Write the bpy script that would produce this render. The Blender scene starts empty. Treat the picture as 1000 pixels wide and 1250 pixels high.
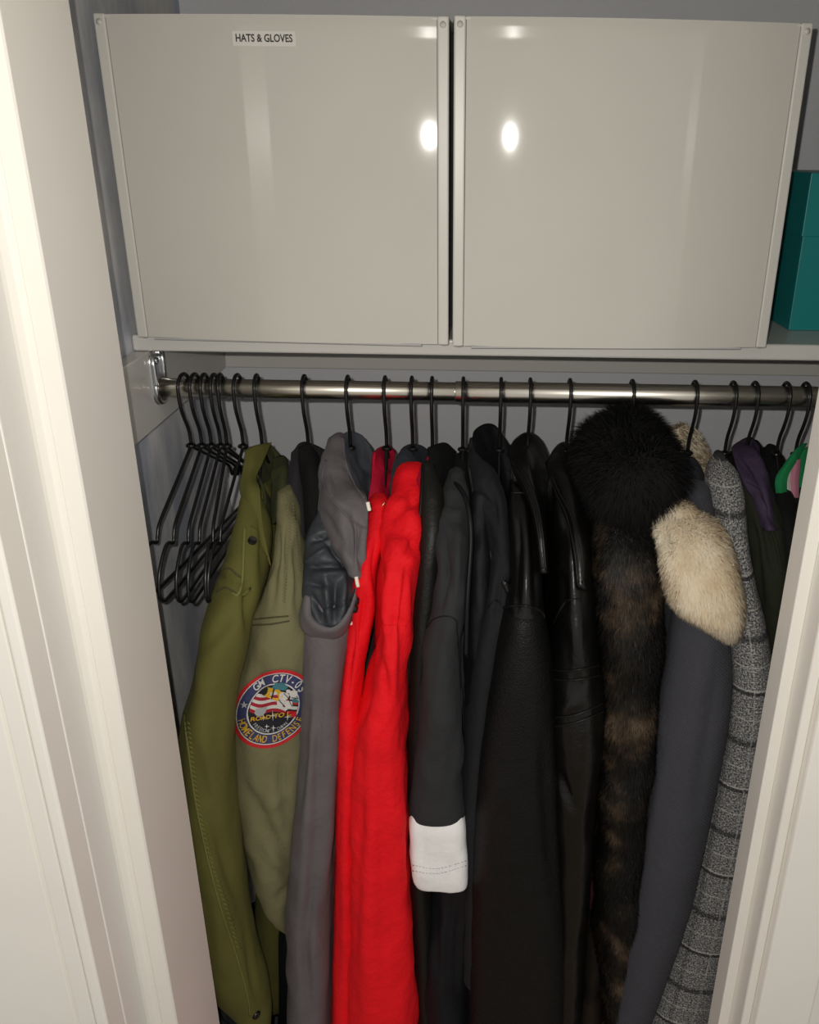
import bpy, math, random
import numpy as np
from mathutils import Vector
from mathutils.bvhtree import BVHTree

# ------------------------------------------------------------------ camera, light, exposure
SC = bpy.context.scene
COL = SC.collection
F, CX, CY = 1050.0, 578.0, 625.0          # focal length and principal point in pixels of the 1000x1250 frame
PITCH, ROLL, CAMZ = math.radians(23), math.radians(.85), 1.90
_f = np.array([0, math.cos(PITCH), -math.sin(PITCH)]); _r = np.array([1., 0, 0]); _u = np.cross(_r, _f)
RT = math.cos(ROLL)*_r + math.sin(ROLL)*_u
UP = -math.sin(ROLL)*_r + math.cos(ROLL)*_u
FW = _f
cam_d = bpy.data.cameras.new('camera'); cam = bpy.data.objects.new('camera', cam_d); COL.objects.link(cam)
cam_d.sensor_fit = 'VERTICAL'; cam_d.sensor_height = 36; cam_d.lens = 36*F/1250
cam_d.shift_x = (500-CX)/1250; cam_d.shift_y = 0; cam_d.clip_start = .02
from mathutils import Matrix
cam.matrix_world = Matrix(((RT[0], UP[0], -FW[0], 0), (RT[1], UP[1], -FW[1], 0), (RT[2], UP[2], -FW[2], CAMZ), (0, 0, 0, 1)))
SC.camera = cam

world = bpy.data.worlds.new('world'); SC.world = world; world.use_nodes = True
wb = world.node_tree.nodes['Background']; wb.inputs[0].default_value = (1, .97, .93, 1); wb.inputs[1].default_value = .48

ld = bpy.data.lights.new('phone_flash', 'POINT'); ld.energy = 16; ld.color = (1, .955, .885); ld.shadow_soft_size = .004
lo = bpy.data.objects.new('phone_flash', ld); COL.objects.link(lo); lo.location = (-.021, .0, CAMZ+.02)

vs = SC.view_settings; vs.view_transform = 'Standard'; vs.look = 'None'; vs.gamma = 1; vs.exposure = 0; vs.use_curve_mapping = False

# ------------------------------------------------------------------ geometry helpers
rng = np.random.default_rng(7)
def ray(x, y):
    d = FW + (np.asarray(x, float)-CX)[..., None]/F*RT - (np.asarray(y, float)-CY)[..., None]/F*UP
    return d/d[..., 1:2]
def at(x, y, D):                                     # point seen at pixel (x, y), D metres into the room
    p = ray(np.array(x), np.array(y))*np.asarray(D, float)[..., None]
    return p + np.array([0, 0, CAMZ])
def project(P):
    q = P - np.array([0, 0, CAMZ]); d = q @ FW
    return CX + F*(q @ RT)/d, CY - F*(q @ UP)/d
def hash3(i, j, k, s):
    n = (i*374761393 + j*668265263 + k*1274126177 + s*974634541) & 0x7fffffff
    n = ((n ^ (n >> 13))*1274126177) & 0x7fffffff
    return ((n ^ (n >> 16)) & 0xffff)/32767.5 - 1
def noise(p, s=0):
    i = np.floor(p).astype(np.int64); f = p-i; f = f*f*(3-2*f); r = 0
    for a in (0, 1):
        for b in (0, 1):
            for c in (0, 1):
                w = (f[:, 0] if a else 1-f[:, 0])*(f[:, 1] if b else 1-f[:, 1])*(f[:, 2] if c else 1-f[:, 2])
                r = r + w*hash3(i[:, 0]+a, i[:, 1]+b, i[:, 2]+c, s)
    return r
def herm(y, v, yy):
    y = np.asarray(y, float); v = np.asarray(v, float)
    m = np.gradient(v, y) if len(y) > 2 else np.full(len(y), (v[-1]-v[0])/(y[-1]-y[0]))
    k = np.clip(np.searchsorted(y, yy, 'right')-1, 0, len(y)-2)
    h = y[k+1]-y[k]; t = (yy-y[k])/h
    return (2*t**3-3*t**2+1)*v[k] + (t**3-2*t**2+t)*h*m[k] + (-2*t**3+3*t**2)*v[k+1] + (t**3-t**2)*h*m[k+1]

BV = {}
def mesh_obj(name, V, faces, mat, parent=None, smooth=True, uv=None, key=None):
    V = np.asarray(V, float)
    me = bpy.data.meshes.new(name)
    off = np.array(parent.matrix_basis.translation) if parent is not None else np.zeros(3)
    if parent is not None and parent.parent is not None: off = off + np.array(parent.parent.location)
    me.from_pydata((V-off).tolist(), [], faces)
    if smooth: me.polygons.foreach_set('use_smooth', [True]*len(me.polygons))
    if uv is not None:
        ul = me.uv_layers.new(name='UVMap'); li = np.empty(len(me.loops), int); me.loops.foreach_get('vertex_index', li)
        ul.data.foreach_set('uv', np.asarray(uv)[li].astype(np.float32).ravel())
    me.update()
    if mat: me.materials.append(mat)
    o = bpy.data.objects.new(name, me); COL.objects.link(o)
    if parent is not None: o.parent = parent
    if key: BV.setdefault(key, []).append(BVHTree.FromPolygons(V.tolist(), faces))
    return o
def thing(name, label, cat, loc, group=None):
    o = bpy.data.objects.new(name, None); COL.objects.link(o); o.location = loc; o.empty_display_size = .05
    o['label'] = label; o['category'] = cat
    if group: o['group'] = group
    return o
def tag(o, label, cat, group=None):
    o['label'] = label; o['category'] = cat
    if group: o['group'] = group
    return o
def struct(o): o['kind'] = 'structure'; return o

def normals_grid(P, closed):
    du = (np.roll(P, -1, 1)-np.roll(P, 1, 1)) if closed else np.gradient(P, axis=1)
    dv = np.gradient(P, axis=0); n = np.cross(du, dv); l = np.linalg.norm(n, axis=2, keepdims=True)
    return n/np.maximum(l, 1e-9)
def wrinkle(P, N, folds, creases):
    sh = P.shape; p = P.reshape(-1, 3); n = N.reshape(-1, 3); d = np.zeros(len(p))
    for amp, kx, kz, s in folds:
        d += amp*noise(np.c_[p[:, 0]*kx, p[:, 1]*kx, p[:, 2]*kz]+s*7.3, s)
    if creases:
        x, y = project(p); face = np.clip(-(n @ FW)*2.5, 0, 1)
        for x1, y1, x2, y2, w, dep in creases:
            L2 = (x2-x1)**2+(y2-y1)**2; t = np.clip(((x-x1)*(x2-x1)+(y-y1)*(y2-y1))/L2, 0, 1)
            q = (x-x1-t*(x2-x1))**2+(y-y1-t*(y2-y1))**2
            d -= 1.7*dep*np.exp(-q/(w*w))*face*np.sin(np.pi*np.clip(.12+.76*t, 0, 1))
    return (p+n*d[:, None]).reshape(sh)
SOFT = ((.0048, 30, 6, 1), (.002, 55, 24, 2))
CRISP = ((.004, 30, 8, 3), (.0034, 50, 26, 4), (.001, 120, 80, 5))
FLAT = ((.002, 26, 4, 6), (.0005, 70, 30, 7))

def ring_mesh(C, A, B, seg, e, top, bottom, folds, creases, hem=.035, calm=0):
    """rings with centre C, half-width vector A, half-depth vector B (towards the viewer)"""
    t = np.linspace(0, 2*np.pi, seg, endpoint=False); c, s = np.cos(t), np.sin(t)
    cc = np.sign(c)*np.abs(c)**e; ss = np.sign(s)*np.abs(s)**e
    P = C[:, None]+A[:, None]*cc[None, :, None]+B[:, None]*ss[None, :, None]
    N = normals_grid(P, True)
    out = P-C[:, None]
    if np.sum(N*out) < 0: N = -N
    P0 = P; P = wrinkle(P, N, folds, creases)
    if calm: P = P0+(P-P0)*np.clip((1-np.linspace(0, 1, len(C)))/calm, 0, 1)[:, None, None]
    n = len(C); V = P.reshape(-1, 3)
    per = np.linalg.norm(np.roll(P, -1, 1)-P, axis=2); U = np.cumsum(per, 1)
    vv = np.concatenate([[0], np.cumsum(np.linalg.norm(np.diff(C, axis=0), axis=1))])
    UV = np.stack([U-U[:, seg//4:seg//4+1], np.repeat(vv[:, None], seg, 1)], 2).reshape(-1, 2)
    i = np.arange(n-1)[:, None]*seg; j = np.arange(seg)[None]; k = (j+1) % seg
    Fa = np.stack([i+j, i+seg+j, i+seg+k, i+k], 2).reshape(-1, 4).tolist()
    V = V.tolist(); UV = UV.tolist()
    def cap(base, pt, flip):
        V.append(pt); UV.append([0, 0]); q = len(V)-1
        for a in range(seg):
            b = (a+1) % seg
            Fa.append([q, base+a, base+b] if not flip else [q, base+b, base+a])
    if top == 'cap':
        m = P[0].mean(0); ax = C[0]-C[min(2, n-1)]; ax = ax/max(np.linalg.norm(ax), 1e-9); ax = ax+np.array([0, 0, 1.3]); ax /= np.linalg.norm(ax)
        rr = .7*min(np.linalg.norm(A[0]), np.linalg.norm(B[0])); base = 0
        for q in (.35, .65, .88):
            R = m+(P[0]-m)*math.sqrt(1-q*q)+ax*rr*q; st = len(V); V.extend(R.tolist()); UV.extend([[0, 0]]*seg)
            for a in range(seg): k2 = (a+1) % seg; Fa.append([st+a, base+a, base+k2, st+k2])
            base = st
        cap(base, (m+ax*rr).tolist(), False)
    if bottom == 'cap': cap((n-1)*seg, P[-1].mean(0).tolist(), True)
    if bottom == 'hem':
        base = (n-1)*seg; m = P[-1].mean(0)
        for q, (sc, dz) in enumerate(((.97, .0), (.9, .004), (.88, hem))):
            R = m+(P[-1]-m)*sc; R[:, 2] = P[-1][:, 2]+dz-(.002 if q == 0 else 0)
            st = len(V); V.extend(R.tolist()); UV.extend([[0, 0]]*seg)
            for a in range(seg): b = (a+1) % seg; Fa.append([base+a, st+a, st+b, base+b])
            base = st
        cap(base, (m+np.array([0, 0, hem])).tolist(), True)
    return np.array(V), Fa, UV
def loft(name, parent, mat, rows, seg=56, e=.9, folds=SOFT, creases=(), bottom='hem', top='cap', key=None, step=6, hem=.035, calm=0):
    """rows: (pixel y, left x, right x, distance of the axis, half depth): a hanging hollow form of cloth"""
    r = np.array(rows, float); n = max(8, int((r[-1, 0]-r[0, 0])/step)); yy = np.linspace(r[0, 0], r[-1, 0], n)
    xl, xr, D, b = [herm(r[:, 0], r[:, k], yy) for k in (1, 2, 3, 4)]
    L = at(xl, yy, D); R = at(xr, yy, D)
    V, Fa, UV = ring_mesh((L+R)/2, (R-L)/2, np.stack([0*b, -b, 0*b], 1), seg, e, top, bottom, folds, creases, hem, calm)
    return mesh_obj(name, V, Fa, mat, parent, uv=UV, key=key)
def body(parent, mat, X, hw, hem, neck=-.40, half=.15, D=1.015, dx=0., folds=SOFT, name='body'):
    """the trunk of a garment: a flattened bag hanging over the hanger's shoulders, world metres"""
    zs = np.array([neck, neck-.015, neck-.045, neck-.085, neck-.13, neck-.2, neck-.4, (neck+hem)/2-.1, hem])
    bb = np.array([.035, .06, .1, .135, .152, .155, .15, .15, .155])/.155*half
    aa = np.array([.5, .75, .9, 1, 1.05, 1.05, 1, 1, 1.05])*hw
    o = np.argsort(-zs); n = 60; q = np.linspace(0, 1, n)**1.25; zz = zs[0]+(zs[-1]-zs[0])*q
    a = herm(-zs[o], aa[o], -zz); b = herm(-zs[o], bb[o], -zz)
    C = np.stack([X+dx*q, np.full(n, D), zz+CAMZ], 1)
    V, Fa, UV = ring_mesh(C, np.stack([a, 0*a, 0*a], 1), np.stack([0*b, -b, 0*b], 1), 64, .75, 'cap', 'hem', folds, ())
    return mesh_obj(name, V, Fa, mat, parent, uv=UV)
def patch(name, parent, mat, grid, th=.0025, res=9, folds=SOFT, creases=(), key=None):
    """grid of (x, y, distance) control points, rows of equal length -> a smooth sheet of cloth with thickness"""
    G = np.array(grid, float); P = at(G[..., 0], G[..., 1], G[..., 2])
    def up(Q):
        n = len(Q); m = (n-1)*res+1; k = np.arange(n, dtype=float); kk = np.linspace(0, n-1, m)
        s = Q.shape; f = Q.reshape(n, -1)
        return np.stack([herm(k, f[:, c], kk) for c in range(f.shape[1])], 1).reshape((m,)+s[1:])
    P = up(P); P = up(P.transpose(1, 0, 2)).transpose(1, 0, 2)
    N = normals_grid(P, False)
    if (N.reshape(-1, 3).mean(0) @ FW) > 0: N = -N
    P = wrinkle(P, N, folds, creases)
    a, b = P.shape[:2]; V = np.concatenate([(P+N*th/2).reshape(-1, 3), (P-N*th/2).reshape(-1, 3)]); M = a*b
    Fa = []
    for i in range(a-1):
        for j in range(b-1):
            q = i*b+j; Fa.append([q, q+1, q+b+1, q+b]); Fa.append([M+q, M+q+b, M+q+b+1, M+q+1])
    rim = [i*b for i in range(a)]+[(a-1)*b+j for j in range(1, b)]+[i*b+b-1 for i in range(a-2, -1, -1)]+[j for j in range(b-2, 0, -1)]
    for q in range(len(rim)): x, y = rim[q], rim[(q+1) % len(rim)]; Fa.append([x, y, M+y, M+x])
    uv = np.stack(np.meshgrid(np.arange(b)*.004, np.arange(a)*.004), 2).reshape(-1, 2); uv = np.concatenate([uv, uv])
    return mesh_obj(name, V, Fa, mat, parent, uv=uv, key=key)
def tube(pts, r, seg=8, closed=False):
    p = np.asarray(pts, float); n = len(p); rr = np.broadcast_to(r, (n,))
    T = (np.roll(p, -1, 0)-np.roll(p, 1, 0)) if closed else np.gradient(p, axis=0)
    T /= np.maximum(np.linalg.norm(T, axis=1, keepdims=True), 1e-9)
    up = np.array([1., 0, 0]) if abs(T[:, 0]).mean() < .7 else np.array([0, 0, 1.])
    a = np.cross(T, up); a /= np.maximum(np.linalg.norm(a, axis=1, keepdims=True), 1e-9); b = np.cross(T, a)
    t = np.linspace(0, 2*np.pi, seg, endpoint=False)
    V = (p[:, None]+rr[:, None, None]*(a[:, None]*np.cos(t)[None, :, None]+b[:, None]*np.sin(t)[None, :, None])).reshape(-1, 3)
    Fa = [[i*seg+j, i*seg+(j+1) % seg, ((i+1) % n)*seg+(j+1) % seg, ((i+1) % n)*seg+j] for i in range(n if closed else n-1) for j in range(seg)]
    if not closed: Fa += [list(range(seg))[::-1], [(n-1)*seg+j for j in range(seg)]]
    return V, Fa
def spline(pts, n=40):
    p = np.asarray(pts, float); k = np.arange(len(p), dtype=float); kk = np.linspace(0, len(p)-1, n)
    return np.stack([herm(k, p[:, c], kk) for c in range(p.shape[1])], 1)
def merge(parts):
    V = []; Fa = []; o = 0
    for v, f in parts: V.append(np.asarray(v)); Fa += [[i+o for i in q] for q in f]; o += len(v)
    return np.concatenate(V), Fa
def boxm(x0, x1, y0, y1, z0, z1):
    V = [(x, y, z) for z in (z0, z1) for y in (y0, y1) for x in (x0, x1)]
    return np.array(V, float), [[0, 2, 3, 1], [4, 5, 7, 6], [0, 1, 5, 4], [2, 6, 7, 3], [0, 4, 6, 2], [1, 3, 7, 5]]
def bevel(o, w=.002, seg=2):
    m = o.modifiers.new('bevel', 'BEVEL'); m.width = w; m.segments = seg; m.limit_method = 'ANGLE'; return o
ORG = Vector((0, 0, CAMZ))
def hit(key, x, y):
    d = Vector(ray(np.array(x), np.array(y))).normalized(); best = None
    for b in BV[key]:
        h = b.ray_cast(ORG, d)
        if h[0] is not None and (best is None or h[3] < best[2]):
            n = h[1] if h[1].dot(d) < 0 else -h[1]
            best = (np.array(h[0]), np.array(n), h[3])
    return best
def on(key, pts, n=40, lift=.0006):
    q = spline(pts, n); out = []
    for x, y in q:
        h = hit(key, x, y)
        if h is not None: out.append(h[0]+h[1]*lift)
    return np.array(out)
def seam(name, parent, mat, key, pts, r=.0009, n=40, lift=.0004):
    p = on(key, pts, n, lift)
    if len(p) < 3: return None
    V, Fa = tube(p, r, 6); return mesh_obj(name, V, Fa, mat, parent)
def stitches(name, parent, mat, key, lines, gap=5.0, r=.0006, slant=0):
    parts = []
    for pts in lines:
        q = spline(pts, 200); L = np.concatenate([[0], np.cumsum(np.hypot(*np.diff(q, axis=0).T))])
        for s in np.arange(0, L[-1]-gap*.6, gap):
            e = [np.array([np.interp(s+k*gap*.6, L, q[:, 0])+slant*(k-.5), np.interp(s+k*gap*.6, L, q[:, 1])]) for k in (0, .5, 1)]
            h = [hit(key, *w) for w in e]
            if any(w is None for w in h): continue
            parts.append(tube([w[0]+w[1]*.0003 for w in h], r, 5))
    if parts:
        V, Fa = merge(parts); o = mesh_obj(name, V, Fa, mat, parent); o['kind'] = 'stuff'; return o
def disc_on(name, parent, mat, key, x, y, r, dome=.5):
    h = hit(key, x, y); c, n = h[0], h[1]; a = np.cross(n, [0, 0, 1.]); a /= np.linalg.norm(a); b = np.cross(a, n)
    V = []; Fa = []; S = 16
    prof = ((1, -.001), (1, dome*r*.5), (.8, dome*r*.9), (.45, dome*r*.75), (.0, dome*r*.7))
    for s, z in prof[:-1]:
        for k in range(S): t = 2*np.pi*k/S; V.append(c+r*s*(a*np.cos(t)+b*np.sin(t))+n*z)
    V.append(c+n*prof[-1][1]); q = len(prof)-1
    for i in range(q-1): Fa += [[i*S+k, i*S+(k+1) % S, (i+1)*S+(k+1) % S, (i+1)*S+k] for k in range(S)]
    Fa += [[(q-1)*S+k, (q-1)*S+(k+1) % S, q*S] for k in range(S)]
    o = mesh_obj(name, V, Fa, mat, parent); o.data.set_sharp_from_angle(angle=.9); return o
def fur(name, parent, mat, src, n, length, width, down=.8, out=.6, spread=.45, seed=1, side=(0, 0, 0), clump=.4):
    """many fine tapering hairs rooted on the surface of src, merged into one pelt"""
    g = np.random.default_rng(seed); me = src.data; me.calc_loop_triangles()
    off = np.array(src.parent.location) if src.parent else np.zeros(3)
    if src.parent and src.parent.parent: off = off+np.array(src.parent.parent.location)
    co = np.empty(len(me.vertices)*3); me.vertices.foreach_get('co', co); co = co.reshape(-1, 3)+off
    tr = np.empty(len(me.loop_triangles)*3, int); me.loop_triangles.foreach_get('vertices', tr); tr = tr.reshape(-1, 3)
    a, b, c = co[tr[:, 0]], co[tr[:, 1]], co[tr[:, 2]]; nn = np.cross(b-a, c-a); ar = np.linalg.norm(nn, axis=1); nn /= np.maximum(ar, 1e-12)[:, None]
    cen = co.mean(0); sgn = np.sign(((a-cen)*nn).sum()); nn *= sgn
    w = ar*np.clip(.35-(nn @ FW), .04, 1); k = g.choice(len(tr), n, p=w/w.sum())
    u, v = g.random((2, n)); m = u+v > 1; u[m], v[m] = 1-u[m], 1-v[m]
    P = a[k]+(b[k]-a[k])*u[:, None]+(c[k]-a[k])*v[:, None]; N = nn[k]
    cl = np.stack([noise(P*70+s*31, 40+s) for s in range(3)], 1)
    d = N*out+np.array([0, 0, -down])+np.array(side)+g.normal(size=(n, 3))*spread*.6+cl*spread*clump
    d -= N*np.minimum(0, (d*N).sum(1)-.15)[:, None]
    d /= np.linalg.norm(d, axis=1, keepdims=True); L = length*g.uniform(.55, 1.25, n)[:, None]
    s = np.cross(d, g.normal(size=(n, 3))); s /= np.linalg.norm(s, axis=1, keepdims=True); W = width*.5; s *= np.where((np.cross(s, d)*N).sum(1) < 0, -1, 1)[:, None]
    mid = P+d*L*.55+N*L*.06; tip = P+d*L+np.array([0, 0, -1])*L*.18
    V = np.stack([P-s*W, P+s*W, mid-s*W*.8, mid+s*W*.8, tip], 1).reshape(-1, 3)
    i = np.arange(n)*5
    Fa = np.stack([i, i+1, i+3, i+2], 1).tolist()+np.stack([i+2, i+3, i+4], 1).tolist()
    o = mesh_obj(name, V, Fa, mat, parent)
    vn = np.repeat(N+g.normal(size=(n, 3))*.22, 5, axis=0); vn /= np.linalg.norm(vn, axis=1, keepdims=True)
    o.data.normals_split_custom_set_from_vertices(vn.tolist()); o['kind'] = 'stuff'
    return o
def text_mesh(s, size=1.0, bold=.022):
    cu = bpy.data.curves.new('t', 'FONT'); cu.body = s; cu.size = size; cu.align_x = 'CENTER'; cu.align_y = 'CENTER'; cu.resolution_u = 3; cu.offset = bold*size
    ob = bpy.data.objects.new('t', cu); COL.objects.link(ob); dg = bpy.context.evaluated_depsgraph_get(); dg.update()
    me = bpy.data.meshes.new_from_object(ob.evaluated_get(dg))
    V = np.array([v.co[:] for v in me.vertices]).reshape(-1, 3); Fa = [list(p.vertices) for p in me.polygons]
    bpy.data.objects.remove(ob); bpy.data.curves.remove(cu); bpy.data.meshes.remove(me)
    return V, Fa

# ------------------------------------------------------------------ materials
def lin(c): return tuple(((v/255)/12.92 if v/255 <= .04045 else ((v/255+.055)/1.055)**2.4) for v in c)
def nodes(name):
    m = bpy.data.materials.new(name); m.use_nodes = True; nt = m.node_tree; return m, nt, nt.nodes['Principled BSDF']
def mixc(nt, fac, c1, c2):
    n = nt.nodes.new('ShaderNodeMix'); n.data_type = 'RGBA'
    for s, v in ((0, fac), (6, c1), (7, c2)):
        if hasattr(v, 'is_output'): nt.links.new(v, n.inputs[s])
        else: n.inputs[s].default_value = v if s == 0 else tuple(v)+(1,)
    return n.outputs[2]
def noise_n(nt, scale, detail=2, coord='Object', vec=None, rough=.5, stretch=None):
    if vec is None:
        tc = nt.nodes.new('ShaderNodeTexCoord'); vec = tc.outputs[coord]
    if stretch:
        mp = nt.nodes.new('ShaderNodeMapping'); mp.inputs['Scale'].default_value = stretch; nt.links.new(vec, mp.inputs[0]); vec = mp.outputs[0]
    n = nt.nodes.new('ShaderNodeTexNoise'); n.inputs['Scale'].default_value = scale; n.inputs['Detail'].default_value = detail; n.inputs['Roughness'].default_value = rough
    nt.links.new(vec, n.inputs['Vector']); return n.outputs[0]
def ramp(nt, fac, stops):
    r = nt.nodes.new('ShaderNodeValToRGB'); el = r.color_ramp.elements
    while len(el) < len(stops): el.new(.5)
    for e, (p, c) in zip(el, stops): e.position = p; e.color = tuple(c)+(1,) if len(c) == 3 else c
    nt.links.new(fac, r.inputs[0]); return r.outputs[0]
def bump(nt, bs, h, strength, dist, prev=None):
    b = nt.nodes.new('ShaderNodeBump'); b.inputs['Strength'].default_value = strength; b.inputs['Distance'].default_value = dist
    nt.links.new(h, b.inputs['Height'])
    if prev: nt.links.new(prev, b.inputs['Normal'])
    nt.links.new(b.outputs[0], bs.inputs['Normal']); return b.outputs[0]
def cloth(name, c, rough=.85, weave=900, ws=.35, wr=22, wrs=.5, sheen=.1, var=.18, spec=.3, gain=1.0):
    m, nt, b = nodes(name); c = np.minimum(np.array(c)*gain, .95)
    b.inputs['Roughness'].default_value = rough; b.inputs['Specular IOR Level'].default_value = spec
    b.inputs['Sheen Weight'].default_value = sheen; b.inputs['Sheen Roughness'].default_value = .5
    b.inputs['Sheen Tint'].default_value = tuple(np.clip(c*1.5+.05, 0, 1))+(1,)
    f = noise_n(nt, 14, 4); nt.links.new(mixc(nt, f, tuple(c*(1-var)), tuple(np.minimum(c*(1+var), 1))), b.inputs['Base Color'])
    h = bump(nt, b, noise_n(nt, weave, 1), ws, .0006)
    bump(nt, b, noise_n(nt, wr, 4, rough=.6), wrs, .01, h)
    return m
def leather(name, c, rough=.36, grain=420, gs=.35, coat=.0, sp=.26):
    m, nt, b = nodes(name); b.inputs['Base Color'].default_value = tuple(c)+(1,); b.inputs['Specular IOR Level'].default_value = sp
    f = noise_n(nt, 30, 3); mr = nt.nodes.new('ShaderNodeMapRange'); mr.inputs[3].default_value = rough-.06; mr.inputs[4].default_value = rough+.12
    nt.links.new(f, mr.inputs[0]); nt.links.new(mr.outputs[0], b.inputs['Roughness']); b.inputs['Coat Weight'].default_value = coat; b.inputs['Coat Roughness'].default_value = .35
    tc = nt.nodes.new('ShaderNodeTexCoord'); v = nt.nodes.new('ShaderNodeTexVoronoi'); v.inputs['Scale'].default_value = grain
    nt.links.new(tc.outputs['Object'], v.inputs['Vector'])
    h = bump(nt, b, v.outputs['Distance'], gs, .0012); bump(nt, b, noise_n(nt, 26, 4, rough=.6), .25, .008, h)
    return m
def plain(name, c, rough=.5, metal=0, spec=.5, coat=0, bs=0, bscale=60):
    m, nt, b = nodes(name); b.inputs['Roughness'].default_value = rough; b.inputs['Metallic'].default_value = metal
    b.inputs['Specular IOR Level'].default_value = spec; b.inputs['Coat Weight'].default_value = coat
    c = np.array(c); nt.links.new(mixc(nt, noise_n(nt, 8, 3), tuple(c*.95), tuple(np.minimum(c*1.04, 1))), b.inputs['Base Color'])
    if bs: bump(nt, b, noise_n(nt, bscale, 3), bs, .002)
    return m
M = {}
M['trim'] = plain('painted_trim', (.87, .84, .775), .42, bs=.12, bscale=45)
M['wallw'] = plain('room_wall_paint', (.84, .82, .77), .6, bs=.2, bscale=90)
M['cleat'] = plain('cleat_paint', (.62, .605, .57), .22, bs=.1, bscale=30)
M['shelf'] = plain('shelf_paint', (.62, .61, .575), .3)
M['panel'] = plain('gloss_white_panel', (.575, .557, .505), .05, spec=.5, bs=.004, bscale=30)
M['boxedge'] = plain('gloss_white_edge', (.60, .585, .535), .34)
M['boxin'] = plain('grey_box_side', (.4, .4, .4), .5)
M['teal'] = plain('teal_card', lin((24, 134, 134)), .45, bs=.05, bscale=200)
M['label'] = plain('label_tape', (.68, .66, .61), .35)
M['ink'] = plain('black_ink', (.012, .012, .012), .5)
M['black_coat'] = plain('black_vinyl_wire', (.008, .008, .008), .3, spec=.5)
M['metal'] = plain('zinc_bracket', (.62, .63, .64), .3, metal=1)
M['snap'] = plain('black_snap', (.01, .01, .01), .2)
M['silver'] = plain('silver_snap', (.7, .7, .7), .25, metal=1)
M['hamper'] = cloth('grey_felt', lin((95, 98, 105)))
def chrome(name, c, r):
    m, nt, b = nodes(name); b.inputs['Metallic'].default_value = 1; b.inputs['Base Color'].default_value = tuple(c)+(1,)
    f = noise_n(nt, 60, 3, stretch=(.02, 1, 1)); mr = nt.nodes.new('ShaderNodeMapRange'); mr.inputs[3].default_value = r*.7; mr.inputs[4].default_value = r*1.5
    nt.links.new(f, mr.inputs[0]); nt.links.new(mr.outputs[0], b.inputs['Roughness']); return m
M['chrome'] = chrome('rod_chrome', (.66, .62, .53), .24)
M['chrome2'] = chrome('rod_chrome_sleeve', (.74, .70, .62), .24)
# closet wall: blue-grey paint, rubbed and smeared with a paler filler on the side wall
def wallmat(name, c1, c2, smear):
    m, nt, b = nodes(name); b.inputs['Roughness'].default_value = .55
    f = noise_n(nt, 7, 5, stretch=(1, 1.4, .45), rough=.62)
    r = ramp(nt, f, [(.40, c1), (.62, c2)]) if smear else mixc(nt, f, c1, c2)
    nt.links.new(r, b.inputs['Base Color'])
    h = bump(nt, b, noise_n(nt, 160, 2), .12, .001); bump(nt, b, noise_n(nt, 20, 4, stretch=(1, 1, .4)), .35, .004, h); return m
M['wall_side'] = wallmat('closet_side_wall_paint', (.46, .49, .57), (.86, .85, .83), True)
M['wall_back'] = wallmat('closet_back_wall_paint', (.60, .605, .63), (.64, .645, .67), False)

# ------------------------------------------------------------------ setting
Z = CAMZ
def extr(name, prof, mat, z0=0.0, z1=2.03):
    """a moulding: plan outline (x, y) drawn up from the floor"""
    n = len(prof); V = [(x, y, z0) for x, y in prof]+[(x, y, z1) for x, y in prof]
    Fa = [[i, (i+1) % n, n+(i+1) % n, n+i] for i in range(n)]+[list(range(n))[::-1], [n+i for i in range(n)]]
    o = mesh_obj(name, V, Fa, mat, smooth=False); bevel(o, .0015, 2); return struct(o)
XL, XR, YB, XC = -.403, .62, 1.32, -.384
Q = 2.44
def sbox(name, mat, *a): o = mesh_obj(name, *boxm(*a), mat, smooth=False); return struct(o)
sbox('floor', plain('oak_floor', (.28, .19, .11), .45), -1.6, 1.6, -1.2, YB+.1, -.05, 0)
sbox('ceiling', M['wallw'], XL-.1, XR+.1, .6, YB+.1, Q, Q+.05)
sbox('wall_left', M['wall_side'], XL-.1, XL, .66, YB+.1, 0, Q)
sbox('wall_right', M['wall_back'], XR, XR+.1, .70, YB+.1, 0, Q)
sbox('wall_back', M['wall_back'], XL, XR, YB, YB+.1, 0, Q)
# front wall with the door opening
extr('wall_front', [(-.90, .60), (-.3455, .60), (-.3455, .762), (-.90, .762)], M['wallw'], 0, Q)
extr('wall_front', [(.3275, .705), (1.2, .705), (1.2, .762), (.3275, .762)], M['wallw'], 0, Q)
sbox('wall_front', M['wallw'], -.34, .32, .61, .755, 2.045, Q)
# left jamb: lining board, stop with a groove, front lining, casing
extr('trim_1', [(-.318, .763), (-.318, .652), (-.3195, .650), (-.3333, .650), (-.3338, .6515), (-.3345, .6515), (-.335, .650), (-.341, .650), (-.3445, .644), (-.3455, .640), (-.3455, .763)], M['trim'])
extr('trim_2', [(-.3465, .650), (-.3465, .572), (-.3475, .570), (-.357, .570), (-.3605, .576), (-.3605, .650)], M['trim'])
extr('trim_3', [(-.3606, .60), (-.3606, .5735), (-.376, .5735), (-.3775, .577), (-.379, .5735), (-.46, .566), (-.462, .568), (-.462, .60)], M['trim'])
# right jamb: lining edge, stop, casing
extr('trim_4', [(.311, .763), (.311, .731), (.312, .730), (.3232, .730), (.3232, .763)], M['trim'])
extr('trim_5', [(.3233, .762), (.3233, .699), (.3243, .697), (.3325, .697), (.3335, .698), (.3335, .762)], M['trim'])
extr('trim_6', [(.3336, .705), (.3336, .688), (.335, .685), (.395, .685), (.3965, .687), (.3965, .705)], M['trim'])
sbox('trim_7', M['trim'], -.318, .311, .65, .763, 2.03, 2.05)
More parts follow.
